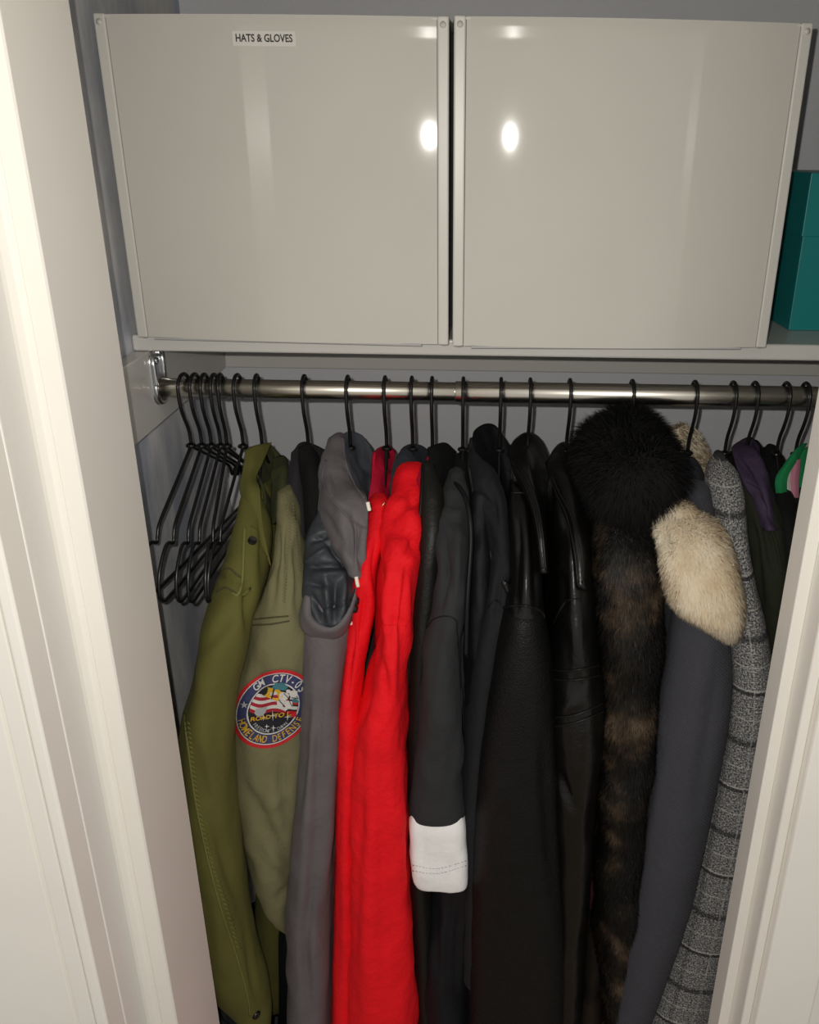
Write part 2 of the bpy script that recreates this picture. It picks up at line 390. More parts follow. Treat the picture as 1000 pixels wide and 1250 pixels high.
# cleats under the shelf, the shelf itself
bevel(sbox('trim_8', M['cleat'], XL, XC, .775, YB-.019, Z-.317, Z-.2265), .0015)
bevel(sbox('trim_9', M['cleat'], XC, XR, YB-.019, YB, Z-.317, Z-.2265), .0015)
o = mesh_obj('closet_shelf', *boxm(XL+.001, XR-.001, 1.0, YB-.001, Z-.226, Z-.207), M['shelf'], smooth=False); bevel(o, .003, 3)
tag(o, 'white painted closet shelf carrying the storage boxes above the rod', 'shelf')

# ------------------------------------------------------------------ rod and bracket
YR, ZR = 1.015, Z-.273
rod = thing('closet_rod', 'chrome telescoping closet rod that all the hangers hang on', 'rod', (XC, YR, ZR))
def cyl_x(x0, x1, r, seg=40):
    V = []; Fa = []; t = np.linspace(0, 2*np.pi, seg, endpoint=False)
    xs = [x0, x0+.0006, x1-.0006, x1]; rs = [r-.0006, r, r, r-.0006]
    for x, q in zip(xs, rs): V += [(x, YR+q*math.cos(a), ZR+q*math.sin(a)) for a in t]
    for i in range(3): Fa += [[i*seg+j, i*seg+(j+1) % seg, (i+1)*seg+(j+1) % seg, (i+1)*seg+j] for j in range(seg)]
    Fa += [list(range(seg))[::-1], [3*seg+j for j in range(seg)]]
    return V, Fa
XJ = float(ray(556, 485)[0])*YR
mesh_obj('inner_tube', *cyl_x(XC+.004, XJ+.02, .0112), M['chrome'], rod)
mesh_obj('outer_tube', *cyl_x(XJ, XR-.004, .0126), M['chrome2'], rod)
br = thing('rod_bracket', 'zinc plated rod bracket screwed to the white side cleat', 'bracket', (XC, YR, ZR))
def plate(w, h, cy, cz, x0, x1, n=10):
    out = []
    for sy, sz, a0 in ((1, 1, 0), (-1, 1, 90), (-1, -1, 180), (1, -1, 270)):
        r = w*.48
        for k in range(n): a = math.radians(a0+90*k/(n-1)); out.append((cy+sy*(w/2-r)+r*math.cos(a), cz+sz*(h/2-r)+r*math.sin(a)))
    m = len(out); V = [(x0, a, b) for a, b in out]+[(x1, a, b) for a, b in out]
    return V, [[i, (i+1) % m, m+(i+1) % m, m+i] for i in range(m)]+[list(range(m)), [m+i for i in range(m)][::-1]]
o = mesh_obj('back_plate', *plate(.036, .068, YR, ZR+.014, XC, XC+.0022), M['metal'], br, smooth=False); bevel(o, .0008)
rim = [(XC+.004, YR+.0175*math.cos(a), ZR+.0175*math.sin(a)) for a in np.linspace(math.radians(150), math.radians(390), 24)]
rim = [(XC+.004, YR-.0165, ZR+.042)]+rim+[(XC+.004, YR+.0165, ZR+.042)]
mesh_obj('cup_rim', *tube(spline(rim, 70), .0032, 8), M['metal'], br)
for dy, dz in ((-.005, .034), (.008, .041)):
    V = []; Fa = []
    for r, x in ((.0045, XC+.002), (.0045, XC+.0045), (.003, XC+.0065), (.0002, XC+.007)):
        V += [(x, YR+dy+r*math.cos(a), ZR+dz+r*math.sin(a)) for a in np.linspace(0, 2*np.pi, 14, endpoint=False)]
    for i in range(3): Fa += [[i*14+j, i*14+(j+1) % 14, (i+1)*14+(j+1) % 14, (i+1)*14+j] for j in range(14)]
    mesh_obj('screw', V, Fa, M['metal'], br)

# ------------------------------------------------------------------ storage boxes on the shelf
def storage_box(label, pl, pr, Dl, Dr, sag):
    zb = Z-.2065
    A = ray(pl[0], pl[1])*Dl; B = ray(pr[0], pr[1])*Dr
    A = np.array([A[0], Dl]); B = np.array([B[0], Dr]); w = np.linalg.norm(B-A); ux = (B-A)/w; uy = np.array([-ux[1], ux[0]])
    h = .323
    t = thing('storage_box', label, 'box', (A[0], A[1], zb))
    def blk(name, mat, x0, x1, y0, y1, z0, z1, bv=.0012, parent=t):
        V, Fa = boxm(x0, x1, y0, y1, z0, z1); V2 = V.copy(); V2[:, :2] = A+V[:, :1]*ux+V[:, 1:2]*uy; V2[:, 2] += zb
        o = mesh_obj(name, V2, Fa, mat, parent, smooth=False)
        if bv: bevel(o, bv, 3)
        return o
    dp = .27
    n, m = 40, 4; V = []; Fa = []; x0, x1 = .0123, w-.0123        # thin glossy sheet that bows out between the edge strips
    for side in (0, 1):
        for i in range(m):
            for j in range(n):
                x = x0+(x1-x0)*j/(n-1); q = A+x*ux+uy*(.0005+side*.003-sag*(1-(2*(x-x0)/(x1-x0)-1)**2)); V.append((q[0], q[1], zb+.002+(h-.002)*i/(m-1)))
    K = n*m
    for i in range(m-1):
        for j in range(n-1): a = i*n+j; Fa += [[a, a+1, a+n+1, a+n], [K+a, K+a+n, K+a+n+1, K+a+1]]
    for j in range(n-1): Fa += [[j, K+j, K+j+1, j+1], [K-n+j, K-n+j+1, 2*K-n+j+1, 2*K-n+j]]
    mesh_obj('front_panel', V, Fa, M['panel'], t).data.set_sharp_from_angle(angle=.5)
    for x0 in (0, w-.0118): blk('edge_strip', M['boxedge'], x0, x0+.0118, -.0012, .006, .0015, h+.001, .0018)
    blk('side_panel', M['boxin'], .004, .008, .004, dp, 0, h-.004, .0005)
    blk('side_panel', M['boxin'], w-.008, w-.004, .004, dp, 0, h-.004, .0005)
    blk('back_panel', M['boxin'], .004, w-.004, dp-.004, dp, 0, h-.004, .0005)
    blk('base', M['boxin'], .02, w-.03, -.003, dp-.004, 0, .0025, .0005)
    blk('top_lid', M['boxedge'], .0, w, .0, dp, h-.003, h+.0, .001)
    for x0 in (.0059, w-.0059):
        V = []; c = A+x0*ux-uy*.0012
        V, Fa = [], []
        for r, d in ((.0032, 0), (.0032, .0008), (.0002, .0014)):
            V += [(c[0]+r*math.cos(a)*ux[0]-d*uy[0], c[1]+r*math.cos(a)*ux[1]-d*uy[1], zb+h-.007+r*math.sin(a)) for a in np.linspace(0, 2*np.pi, 14, endpoint=False)]
        for i in range(2): Fa += [[i*14+j, i*14+(j+1) % 14, (i+1)*14+(j+1) % 14, (i+1)*14+j] for j in range(14)]
        mesh_obj('rivet', V, Fa, M['boxedge'], t)
    return t, A, ux, uy, w, h, zb
t1, A, ux, uy, w, h, zb = storage_box('glossy white storage box with a HATS & GLOVES label tape', (141, 215), (548, 215), .978, .961, .0078)
def on_box(P):      # (along, up, out) in metres on the first box's front
    P = np.asarray(P, float).copy(); V = np.zeros((len(P), 3)); P[:, 2] += -.0005+.0078*(1-(2*P[:, 0]/w-1)**2); V[:, :2] = A+P[:, :1]*ux-P[:, 2:3]*uy; V[:, 2] = zb+P[:, 1]; return V
xa, xb, zt, zl = .141, .204, h-.0145, h-.0275
V, Fa = boxm(xa, xb, zl, zt, 0.0, .0006); lb = mesh_obj('label_tape', on_box(V[:, [0, 1, 2]]), Fa, M['label'], t1, smooth=False)
V, Fa = text_mesh('HATS & GLOVES', .0094); V = V*np.array([.84, 1, 1]); V[:, 0] += (xa+xb)/2; V[:, 1] += (zt+zl)/2; V[:, 2] = .0009
o = mesh_obj('lettering', on_box(V), Fa, M['ink'], t1, smooth=False); o.parent = lb; o.location = (0, 0, 0)
storage_box('glossy white unlabelled storage box next to the teal box', (553.5, 215), (966, 215), .955, .972, .0105)
tb = thing('teal_box', 'teal cardboard gift box with lid at right end of shelf', 'box', (.42, 1.15, Z-.2065))
V, Fa = boxm(.392, .56, 1.085, 1.25, Z-.2065, Z-.085); bevel(mesh_obj('base', V, Fa, M['teal'], tb, smooth=False), .001)
V, Fa = boxm(.3895, .5625, 1.0825, 1.2525, Z-.094, Z-.0225); bevel(mesh_obj('lid', V, Fa, M['teal'], tb, smooth=False), .001)
# small things seen in the slot between the boxes lie behind them, in the dark

# ------------------------------------------------------------------ hangers
def arc(cy, cz, r, a0, a1, n): return [(0, cy+r*math.cos(a), cz+r*math.sin(a)) for a in np.radians(np.linspace(a0, a1, n))]
HR = .0158; WR = .0021
hook_path = [(0, .001, -.072), (0, .0, -.058), (0, -.003, -.048), (0, -.009, -.036), (0, -.0145, -.022), (0, -.0165, -.008)]+arc(0, 0, HR+.0006, 172, 0, 12)+[(0, .016, -.01), (0, .0135, -.016)]
front = [(-.0, -.074), (-.03, -.092), (-.07, -.1155), (-.101, -.134), (-.109, -.144), (-.113, -.153), (-.1175, -.1525), (-.124, -.149), (-.131, -.1485), (-.141, -.153), (-.155, -.166), (-.163, -.18), (-.166, -.193), (-.1625, -.203), (-.152, -.208), (-.13, -.209)]
arm = spline([(0, y, z) for y, z in front], 70)
back = arm[::-1].copy(); back[:, 1] *= -1
frame_pts = np.concatenate([arm, np.array([(0, y, -.209) for y in np.linspace(-.12, .12, 12)]), back[:-1]])
ring_pts = [(.0045*math.cos(a), .0045*math.sin(a), -.0735) for a in np.linspace(0, 2*np.pi, 14, endpoint=False)]
def hmesh(name, V, Fa):
    me = bpy.data.meshes.new(name); me.from_pydata(np.asarray(V).tolist(), [], Fa); me.polygons.foreach_set('use_smooth', [True]*len(me.polygons)); me.materials.append(M['black_coat']); return me
hm = [('hook', hmesh('hook', *tube(spline(hook_path, 60), WR*1.1, 8))), ('frame', hmesh('frame', *tube(frame_pts, WR, 8, closed=True))), ('neck_collar', hmesh('neck_collar', *tube(ring_pts, .0022, 8, closed=True)))]
short = frame_pts*np.array([1, .54, 1]); short[:, 2] = -.074+(short[:, 2]+.074)*.95
hm2 = [hm[0], ('frame', hmesh('frame', *tube(short, WR, 8, closed=True))), hm[2]]
def hanger(px, label, yaw=0, group=None, dz=0, parts=hm2):
    X = float(ray(px, 478)[0])*(YR-.012)
    t = thing('wire_hanger', label, 'hanger', (X, YR, ZR+dz), group); t.rotation_euler.z = math.radians(yaw)
    for n, me in parts:
        o = bpy.data.objects.new(n, me); COL.objects.link(o); o.parent = t
    return t
order = ['first', 'second', 'third', 'fourth', 'fifth', 'sixth']
for px, nx, s in zip((221, 234.5, 246.5, 258.5, 266.6, 287), (192, 212, 230, 243.5, 260, 268.5), order):
    yaw = min(np.arange(-25, 25, .25), key=lambda a: abs(project(np.array([[float(ray(px, 478)[0])*(YR-.012)+.113*math.sin(math.radians(a)), YR-.113*math.cos(math.radians(a)), ZR-.153]]))[0][0]-nx))
    hanger(px, s+' empty black wire hanger counting from the rod bracket', yaw, 'empty black wire hangers at the left end', parts=hm)
for px, yaw, s in ((311, 2, 'under the olive and sage green jackets'), (369.5, 0, 'inside the black collared jacket behind the sage sleeve'), (423, 0, 'inside the grey hooded rain jacket'),
                   (469, 0, 'inside the red jacket'), (502, 0, 'inside the slate shirt behind the red collar'), (527, 0, 'inside the narrow dark leather jacket beside the red one'),
                   (565.5, 0, 'inside the charcoal jacket with the pale cuff'), (612, -1, 'inside the black hooded jacket'), (648, 0, 'inside the grained black leather coat'),
                   (697, 0, 'inside the seamed black leather jacket'), (774, 0, 'above the black fur collar'), (851.5, 0, 'inside the wool coat with cream fur collar'),
                   (899, 0, 'inside the grey tweed coat'), (926, 0, 'inside the coat with purple collar'), (965, 0, 'in front of the green striped top'), (989, 0, 'closest to the right door frame')):
    hanger(px, 'black wire hanger '+s, yaw, 'black wire hangers holding clothes')
def hx(px): return float(ray(px, 478)[0])*(YR-.012)
def garment(name, label, cat, px, group=None): return thing(name, label, cat, (hx(px), YR, Z-.36), group)

# ------------------------------------------------------------------ garment materials
M['olive'] = cloth('olive_cotton', lin((84, 82, 38)), gain=1.25, ws=.4, wrs=.3)
M['olive_in'] = cloth('olive_collar_lining', lin((62, 66, 38)), gain=1.0)
M['olive_seam'] = cloth('olive_thread', lin((100, 100, 52)), gain=1.3)
M['sage'] = cloth('sage_cotton', lin((96, 93, 66)), gain=1.5, ws=.4, wrs=.35)
M['sage_seam'] = cloth('sage_thread', lin((76, 73, 50)), gain=1.0)
M['rain'] = cloth('grey_rain_shell', lin((88, 84, 86)), rough=.6, gain=1.25, ws=.15, wrs=.4)
M['rain_in'] = cloth('grey_hood_lining', lin((60, 64, 70)), rough=.55, gain=1.4, ws=.1)
M['satin'] = cloth('grey_satin_lining', lin((62, 66, 72)), rough=.5, gain=.8, ws=.05, wrs=.35, spec=.4, sheen=0)
M['red'] = cloth('red_canvas', (.86, .003, .010), rough=.75, gain=1.0, ws=.4, wrs=.6, sheen=0, var=.1)
M['red_in'] = cloth('dark_red_lining', (.45, .004, .03), rough=.7, sheen=0)
M['slate'] = cloth('slate_cotton', lin((48, 52, 58)), gain=.95)
M['blackcloth'] = cloth('black_cotton', (.0035, .0035, .004), sheen=.0)
M['darkgrey'] = cloth('dark_grey_cotton', lin((44, 42, 46)), gain=.9)
M['char'] = cloth('charcoal_softshell', lin((50, 51, 53)), gain=.85, ws=.3, wrs=.5)
M['navy'] = cloth('navy_black_nylon', lin((14, 15, 22)), rough=.65, gain=.7, ws=.1, wrs=.35)
M['charblack'] = cloth('black_softshell', lin((38, 38, 41)), gain=.6, ws=.2)
M['cuff'] = cloth('pale_grey_nylon', lin((178, 177, 176)), rough=.7, gain=2.1, ws=.2, wrs=.3, var=.05)
M['lea1'] = leather('grained_black_leather', (.0035, .0035, .0035), .46, 520, .5)
M['lea1s'] = leather('smooth_black_leather', (.0035, .0032, .003), .3, 420, .1, sp=.42)
M['lea2'] = leather('polished_black_leather', (.0035, .0035, .0032), .3, 300, .08, sp=.42)
M['lea3'] = leather('brown_black_leather', (.010, .0095, .008), .45, 260, .2)
M['leaseam'] = leather('leather_piping', (.009, .0085, .008), .38, 300, .1)
M['wool'] = cloth('charcoal_wool', lin((60, 60, 66)), rough=.95, gain=1.15, weave=1300, ws=.8, sheen=.3, var=.12)
def twill(m):
    nt = m.node_tree; b = nt.nodes['Principled BSDF']; tc = nt.nodes.new('ShaderNodeTexCoord'); w = nt.nodes.new('ShaderNodeTexWave'); w.bands_direction = 'DIAGONAL'
    w.inputs['Scale'].default_value = 150; w.inputs['Distortion'].default_value = 2; nt.links.new(tc.outputs['UV'], w.inputs['Vector'])
    bump(nt, b, w.outputs[1], .6, .0012, b.inputs['Normal'].links[0].from_socket)
twill(M['wool'])
M['woold'] = cloth('dark_wool_lapel', lin((52, 53, 60)), gain=1.1, weave=1300, ws=.6)
M['maroon'] = cloth('maroon_lining', lin((60, 24, 30)), gain=1.8)
M['purple'] = cloth('purple_satin', lin((62, 50, 72)), rough=.7, gain=.9, ws=.1, sheen=0)
M['dkolive'] = cloth('dark_olive_wool', lin((34, 38, 24)), gain=1.0)
M['green'] = cloth('green_jersey', lin((26, 130, 76)), gain=.85)
M['pink'] = cloth('pink_jersey', lin((175, 115, 132)), gain=1.0)
M['whitej'] = cloth('white_jersey', lin((190, 186, 178)), gain=1.0)
M['zip'] = plain('black_zip', (.006, .006, .007), .5, spec=.3)
M['reflect'] = plain('reflective_trim', (.95, .9, .75), .3)
M['brass'] = plain('brass_zip_pull', (.65, .45, .25), .3, metal=1)
def furmat(name, stops, sc, stretch=None, rough=.55):
    m, nt, b = nodes(name); b.inputs['Roughness'].default_value = rough; b.inputs['Specular IOR Level'].default_value = .35
    f = noise_n(nt, sc, 3, stretch=stretch, rough=.6); nt.links.new(ramp(nt, f, stops), b.inputs['Base Color']); return m
M['mink'] = furmat('brown_mink_fur', [(.42, (.003, .0026, .0022)), (.52, (.012, .009, .006)), (.60, (.055, .036, .021)), (.72, (.15, .105, .066))], 15, (1, 1, .9))
M['minkskin'] = furmat('brown_mink_underfur', [(.38, (.004, .003, .003)), (.7, (.03, .02, .012))], 17, (1, 1, .8))
M['foxblack'] = furmat('black_fox_fur', [(.4, (.0025, .0023, .0023)), (.8, (.007, .006, .006))], 20, rough=.8)
M['cream'] = furmat('cream_mink_fur', [(.3, (.70, .55, .36)), (.55, (.84, .72, .53)), (.8, (.88, .81, .66))], 22)
M['creamskin'] = furmat('cream_underfur', [(.3, (.72, .58, .40)), (.8, (.85, .75, .56))], 22)
def tweed():
    m, nt, b = nodes('grey_check_tweed'); b.inputs['Roughness'].default_value = .95; b.inputs['Specular IOR Level'].default_value = .2
    tc = nt.nodes.new('ShaderNodeTexCoord'); sp = nt.nodes.new('ShaderNodeSeparateXYZ'); nt.links.new(tc.outputs['UV'], sp.inputs[0])
    g = noise_n(nt, 430, 2, 'UV', rough=.8); base = ramp(nt, g, [(.36, (.025, .025, .027)), (.5, (.16, .16, .16)), (.66, (.56, .55, .53))])
    wob = noise_n(nt, 500, 1, 'UV')
    def math_(op, a, b_=None):
        n = nt.nodes.new('ShaderNodeMath'); n.operation = op
        for i, v in enumerate((a, b_)):
            if v is None: continue
            if hasattr(v, 'is_output'): nt.links.new(v, n.inputs[i])
            else: n.inputs[i].default_value = v
        return n.outputs[0]
    def line(coord, period, pos, hwid, fuzzy):
        c = math_('ADD', coord, math_('MULTIPLY', math_('SUBTRACT', wob, .5), fuzzy))
        d = math_('ABSOLUTE', math_('SUBTRACT', math_('MODULO', math_('ADD', math_('SUBTRACT', c, pos), period*20.5), period), period/2))
        return math_('MULTIPLY', math_('LESS_THAN', d, hwid), math_('GREATER_THAN', g, .38))
    v, u = sp.outputs[1], sp.outputs[0]
    dark = (.012, .012, .013); pale = (.62, .6, .56)
    c = mixc(nt, math_('MULTIPLY', line(v, .140, .07, .0042, .012), .7), base, dark)
    c = mixc(nt, math_('MULTIPLY', line(v, .140, .0, .0022, .003), .8), c, dark)
    c = mixc(nt, math_('MULTIPLY', line(v, .140, -.0042, .0011, .002), .55), c, pale)
    c = mixc(nt, math_('MULTIPLY', line(v, .140, .036, .0011, .002), .4), c, pale)
    c = mixc(nt, math_('MULTIPLY', line(v, .140, .105, .0011, .002), .4), c, pale)
    c = mixc(nt, math_('MULTIPLY', line(u, .07, .034, .003, .012), .35), c, dark)
    c = mixc(nt, math_('MULTIPLY', line(u, .07, .004, .001, .002), .25), c, pale)
    nt.links.new(c, b.inputs['Base Color']); bump(nt, b, g, .5, .001); return m
M['tweed'] = tweed()
EMB = {k: plain('embroidery_'+k, c, .6, bs=.6, bscale=1400) for k, c in dict(red=(.62, .012, .02), white=(.72, .7, .66), navy=(.045, .055, .15), black=(.012, .012, .02), gold=(.72, .42, .02), silver=(.42, .43, .44), teal=(.05, .2, .24), crimson=(.42, .01, .03)).items()}

# ------------------------------------------------------------------ olive field jacket
g = garment('field_jacket', 'olive green field jacket with epaulette next to the empty hangers', 'jacket', 311)
body(g, M['olive'], hx(311)-.002, .024, -.965, half=.135)
loft('sleeve', g, M['olive'], [(585, 301, 309, .965, .012), (605, 295, 316, .945, .022), (640, 287, 325, .92, .034), (700, 269, 325, .885, .046), (760, 251, 312, .86, .05), (830, 236, 293, .85, .05),
     (880, 224, 287, .845, .05), (950, 224, 286, .845, .05), (1050, 231, 294, .845, .05), (1110, 239, 301, .845, .048), (1160, 250, 312, .845, .045), (1200, 262, 323, .845, .04), (1228, 281, 326, .845, .03), (1262, 306, 328, .845, .02)],
     creases=[(300, 690, 318, 860, 7, .007), (322, 640, 330, 740, 5, .008), (262, 700, 300, 712, 4, .004), (266, 722, 290, 728, 4, .003), (243, 800, 290, 745, 8, .003), (236, 905, 262, 1010, 7, .003), (262, 1010, 296, 1120, 7, .004),
              (296, 1120, 312, 1215, 5, .005), (280, 860, 282, 1000, 10, -.004), (262, 1060, 270, 1180, 9, -.003), (310, 1140, 322, 1200, 4, .003)], key='olive')
patch('collar', g, M['olive'], [[(301, 551, .99), (312, 545, 1.0), (330, 541, 1.03)], [(297, 568, .965), (306, 574, .96), (314, 580, .965)], [(293, 590, .945), (305, 596, .935), (317, 601, .935)],
      [(296, 606, .935), (310, 625, .918), (321, 640, .91)], [(308, 628, .92), (320, 655, .90), (327, 672, .89)], [(322, 668, .893), (327, 680, .885), (331, 690, .88)]], th=.004, key='olive')
patch('collar_lining', g, M['olive_in'], [[(312, 549, 1.01), (325, 541, 1.06), (340, 556, 1.07)], [(314, 575, .99), (330, 565, 1.05), (344, 578, 1.06)], [(318, 605, .97), (330, 605, 1.0), (342, 610, 1.02)],
      [(322, 632, .95), (330, 636, .97), (338, 640, .98)]], th=.003, folds=CRISP)
patch('collar', g, M['olive_in'], [[(334, 560, 1.03), (345, 557, 1.04), (352, 562, 1.04)], [(333, 580, .99), (346, 575, .98), (356, 578, 1.0)], [(332, 605, .96), (344, 600, .945), (352, 600, .96)], [(336, 640, .94), (342, 630, .93), (348, 625, .94)]], th=.004)
disc_on('snap_button', g, M['snap'], 'olive', 308, 660, .0052)
ep = patch('epaulette', g, M['olive'], [[(300, 642, .90), (306, 642, .90), (313, 645, .90)], [(298, 680, .878), (305, 682, .876), (311, 684, .878)], [(296, 712, .858), (302, 714, .856), (308, 714, .858)], [(293, 728, .846), (298, 727, .845), (303, 722, .848)]], th=.004, folds=FLAT)
seam('epaulette_edge', g, M['olive_seam'], 'olive', [(299, 644), (297, 680), (295, 712), (290, 726), (284, 724)], .0016)
seam('shoulder_seam', g, M['sage_seam'], 'olive', [(265, 722), (275, 717), (285, 722), (290, 726)], .0011)
seam('shoulder_seam', g, M['sage_seam'], 'olive', [(271, 696), (280, 694), (290, 702), (294, 705)], .0011)
seam('sleeve_seam', g, M['olive_seam'], 'olive', [(225, 870), (232, 930), (240, 985), (254, 1050), (270, 1110), (288, 1165), (302, 1215), (305, 1240)], .0012)
stitches('puckered_stitching', g, M['olive_seam'], 'olive', [[(229, 880), (236, 940), (246, 1000), (262, 1062), (278, 1110), (292, 1160)]], 6, .0008, 5)
disc_on('snap_button', g, M['snap'], 'olive', 313, 1239, .0062)
# ------------------------------------------------------------------ sage jacket with the embroidered patch
g = garment('field_jacket', 'sage green jacket with round embroidered patch, sharing the olive jacket hanger', 'jacket', 318)
loft('sleeve', g, M['sage'], [(600, 344, 357, .945, .02), (625, 341, 363, .925, .03), (660, 335, 367, .905, .036), (700, 327, 373, .89, .04), (755, 310, 383, .88, .045), (800, 298, 388, .88, .047), (830, 291, 388, .88, .048), (900, 288, 386, .88, .048), (960, 291, 380, .88, .046),
     (1000, 298, 372, .88, .045), (1050, 309, 366, .88, .042), (1090, 322, 362, .88, .036), (1120, 338, 358, .88, .025), (1132, 346, 357, .88, .015)], folds=CRISP,
     creases=[(340, 640, 332, 740, 5, .004), (352, 640, 350, 745, 4, .003), (362, 650, 364, 740, 4, .004), (342, 930, 352, 1010, 6, .006), (300, 960, 345, 1040, 6, .004), (318, 1010, 360, 1060, 5, .005), (330, 1060, 362, 1075, 4, .005), (322, 985, 350, 975, 5, -.003), (335, 1100, 360, 1080, 4, .005)], key='sage')
loft('body', g, M['olive'], [(700, 336, 372, .99, .05), (800, 330, 372, .985, .06), (1000, 322, 368, .985, .07), (1100, 318, 364, .985, .07), (1180, 318, 366, .985, .07), (1192, 319, 366, .985, .07)])
seam('yoke_seam', g, M['sage_seam'], 'sage', [(311, 756), (330, 754), (352, 752)], .0009)
seam('yoke_seam', g, M['sage_seam'], 'sage', [(309, 763), (330, 762), (353, 758)], .0009)
stitches('stitching', g, M['sage'], 'sage', [[(346, 606), (354, 640), (350, 690), (346, 735)], [(358, 615), (362, 660), (366, 700)]], 4, .0007, 3)
PC, P1, P2 = np.array([333.5, 864.]), np.array([46.5, -2.]), np.array([9., -48.])
def emb(name, parent, V, Fa, col, lift):
    """embroidery: shape in units of the patch radius laid onto the sleeve"""
    out = []; last = None
    for v in np.asarray(V, float):
        q = PC+P1*v[0]+P2*v[1]; h = hit('sage', q[0], q[1]) or last
        last = h; out.append(h[0]+h[1]*(.0012+(lift-.0016)*2))
    return mesh_obj(name, out, Fa, EMB[col], parent, smooth=False)
def annulus(r0, r1, n=48, m=3):
    V = []; Fa = []
    for i in range(m+1):
        r = r0+(r1-r0)*i/m; V += [(r*math.cos(2*math.pi*k/n), r*math.sin(2*math.pi*k/n)) for k in range(n)]
    for i in range(m): Fa += [[i*n+k, i*n+(k+1) % n, (i+1)*n+(k+1) % n, (i+1)*n+k] for k in range(n)]
    return V, Fa
pt = emb('embroidered_patch', g, *annulus(.005, .93, 48, 8), 'navy', .0016); pt['label'] = 'round navy and red embroidered patch reading HOMELAND DEFENSE'
emb('red_rim', pt, *annulus(.92, 1.0, 64, 3), 'red', .0024)
emb('white_ring', pt, *annulus(.895, .92, 64, 1), 'white', .0021)
emb('white_ring', pt, *annulus(.625, .655, 64, 1), 'white', .0021)
emb('inner_field', pt, *annulus(.005, .625, 40, 6), 'black', .0019)
def band(f0, f1, x0, x1, n=14):
    V = []; xs = np.linspace(x0, x1, n)
    for x in xs:
        for f in (f0, f1):
            y = f(x); r = math.hypot(x, y); s = min(1, .615/r) if r > 0 else 1; V.append((x*s, y*s))
    return V, [[2*i, 2*i+2, 2*i+3, 2*i+1] for i in range(n-1)]
for k in range(6):
    y0 = .40-k*.085
    wv = lambda x, o: o-.10*x+.05*math.sin(x*7+1)
    emb('flag_stripe', pt, *band(lambda x: wv(x, y0), lambda x: wv(x, y0-.083), -.60+.0*k, .34), 'crimson' if k % 2 else 'white', .0022)
for k in range(5):
    y0 = .42-k*.12
    emb('flag_stripe', pt, *band(lambda x: y0-.15*(x-.4), lambda x: y0-.08-.15*(x-.4), .38, .62, 6), 'red' if k % 2 == 0 else 'white', .0022)
def poly(pts): return [tuple(p) for p in pts], [list(range(len(pts)))]
def zp(x, y):       # from a 1000-wide close-up of the patch to patch units
    q = np.array([275+x/9.09, 805+y/9.09])-PC; return np.linalg.solve(np.stack([P1, P2], 1), q)
def zpoly(name, col, lift, *pts): return emb(name, pt, *poly([zp(*p) for p in pts]), col, lift)
def zdisc(name, col, lift, x, y, rx, ry, rot=0, n=16):
    a = np.linspace(0, 2*np.pi, n, endpoint=False); c, s = math.cos(rot), math.sin(rot)
    return zpoly(name, col, lift, *[(x+rx*math.cos(t)*c-ry*math.sin(t)*s, y+rx*math.cos(t)*s+ry*math.sin(t)*c) for t in a])
zpoly('star_field', 'teal', .0024, (520, 300), (560, 250), (640, 245), (690, 290), (660, 330), (560, 320))
zpoly('satellite_tube', 'gold', .0028, (470, 285), (600, 320), (632, 360), (620, 410), (580, 442), (440, 385), (425, 350))
zdisc('tube_mouth', 'black', .0031, 462, 332, 28, 52, .5)
zpoly('tube_band', 'black', .0031, (545, 302), (560, 306), (535, 420), (522, 415))
for x, y, w_, h_ in ((645, 390, 42, 48), (742, 365, 42, 42), (690, 480, 40, 42), (615, 465, 36, 34), (690, 335, 24, 22), (668, 525, 20, 18)):
    zpoly('satellite_module', 'white', .0029, (x-w_, y-h_*.6), (x-w_*.2, y-h_), (x+w_, y-h_*.7), (x+w_*.9, y+h_*.6), (x, y+h_), (x-w_*.9, y+h_*.5))
zpoly('solar_panel', 'teal', .0031, (715, 430), (760, 410), (800, 450), (750, 470))
for x0, y0, x1, y1 in ((640, 350, 700, 420), (600, 420, 660, 500), (700, 440, 720, 500), (720, 400, 790, 410)):
    d = np.array([y1-y0, x0-x1], float); d *= 4/np.linalg.norm(d)
    zpoly('module_joint', 'black', .0033, (x0-d[0], y0-d[1]), (x1-d[0], y1-d[1]), (x1+d[0], y1+d[1]), (x0+d[0], y0+d[1]))
zpoly('ground_dish', 'silver', .0028, (330, 575), (350, 535), (420, 515), (480, 500), (460, 560), (420, 605), (360, 612))
for x, y, s in ((540, 598, 62), (432, 618, 40), (690, 610, 44), (535, 735, 34), (470, 720, 26)):
    zpoly('cross_star', 'white', .003, (x, y-s), (x+6, y-5), (x+s, y), (x+6, y+5), (x, y+s), (x-6, y+5), (x-s, y), (x-6, y-5))
zdisc('red_dot', 'red', .003, 745, 590, 30, 28)
a5 = [(228+(42 if k % 2 == 0 else 15)*math.sin(k*math.pi/5), 495-(42 if k % 2 == 0 else 15)*math.cos(k*math.pi/5)) for k in range(10)]
zpoly('star', 'silver', .0024, *a5)
def arc_text(name, s, r, a0, a1, size, col, lift, inward, wide=.8):
    parts = []
    for k, ch in enumerate(s):
        if ch == ' ': continue
        a = math.radians(a0+(a1-a0)*k/(len(s)-1)); V, Fa = text_mesh(ch, size, .012); V = V*np.array([wide, 1, 1])
        rot = a+math.pi/2 if inward else a-math.pi/2
        c, sn = math.cos(rot), math.sin(rot); V2 = np.c_[V[:, 0]*c-V[:, 1]*sn+r*math.cos(a), V[:, 0]*sn+V[:, 1]*c+r*math.sin(a)]
        parts.append((V2, Fa))
    V, Fa = merge(parts); return emb(name, pt, V, Fa, col, lift)
arc_text('lettering', 'GM CTV-05', .775, 132, 38, .28, 'white', .0026, False)
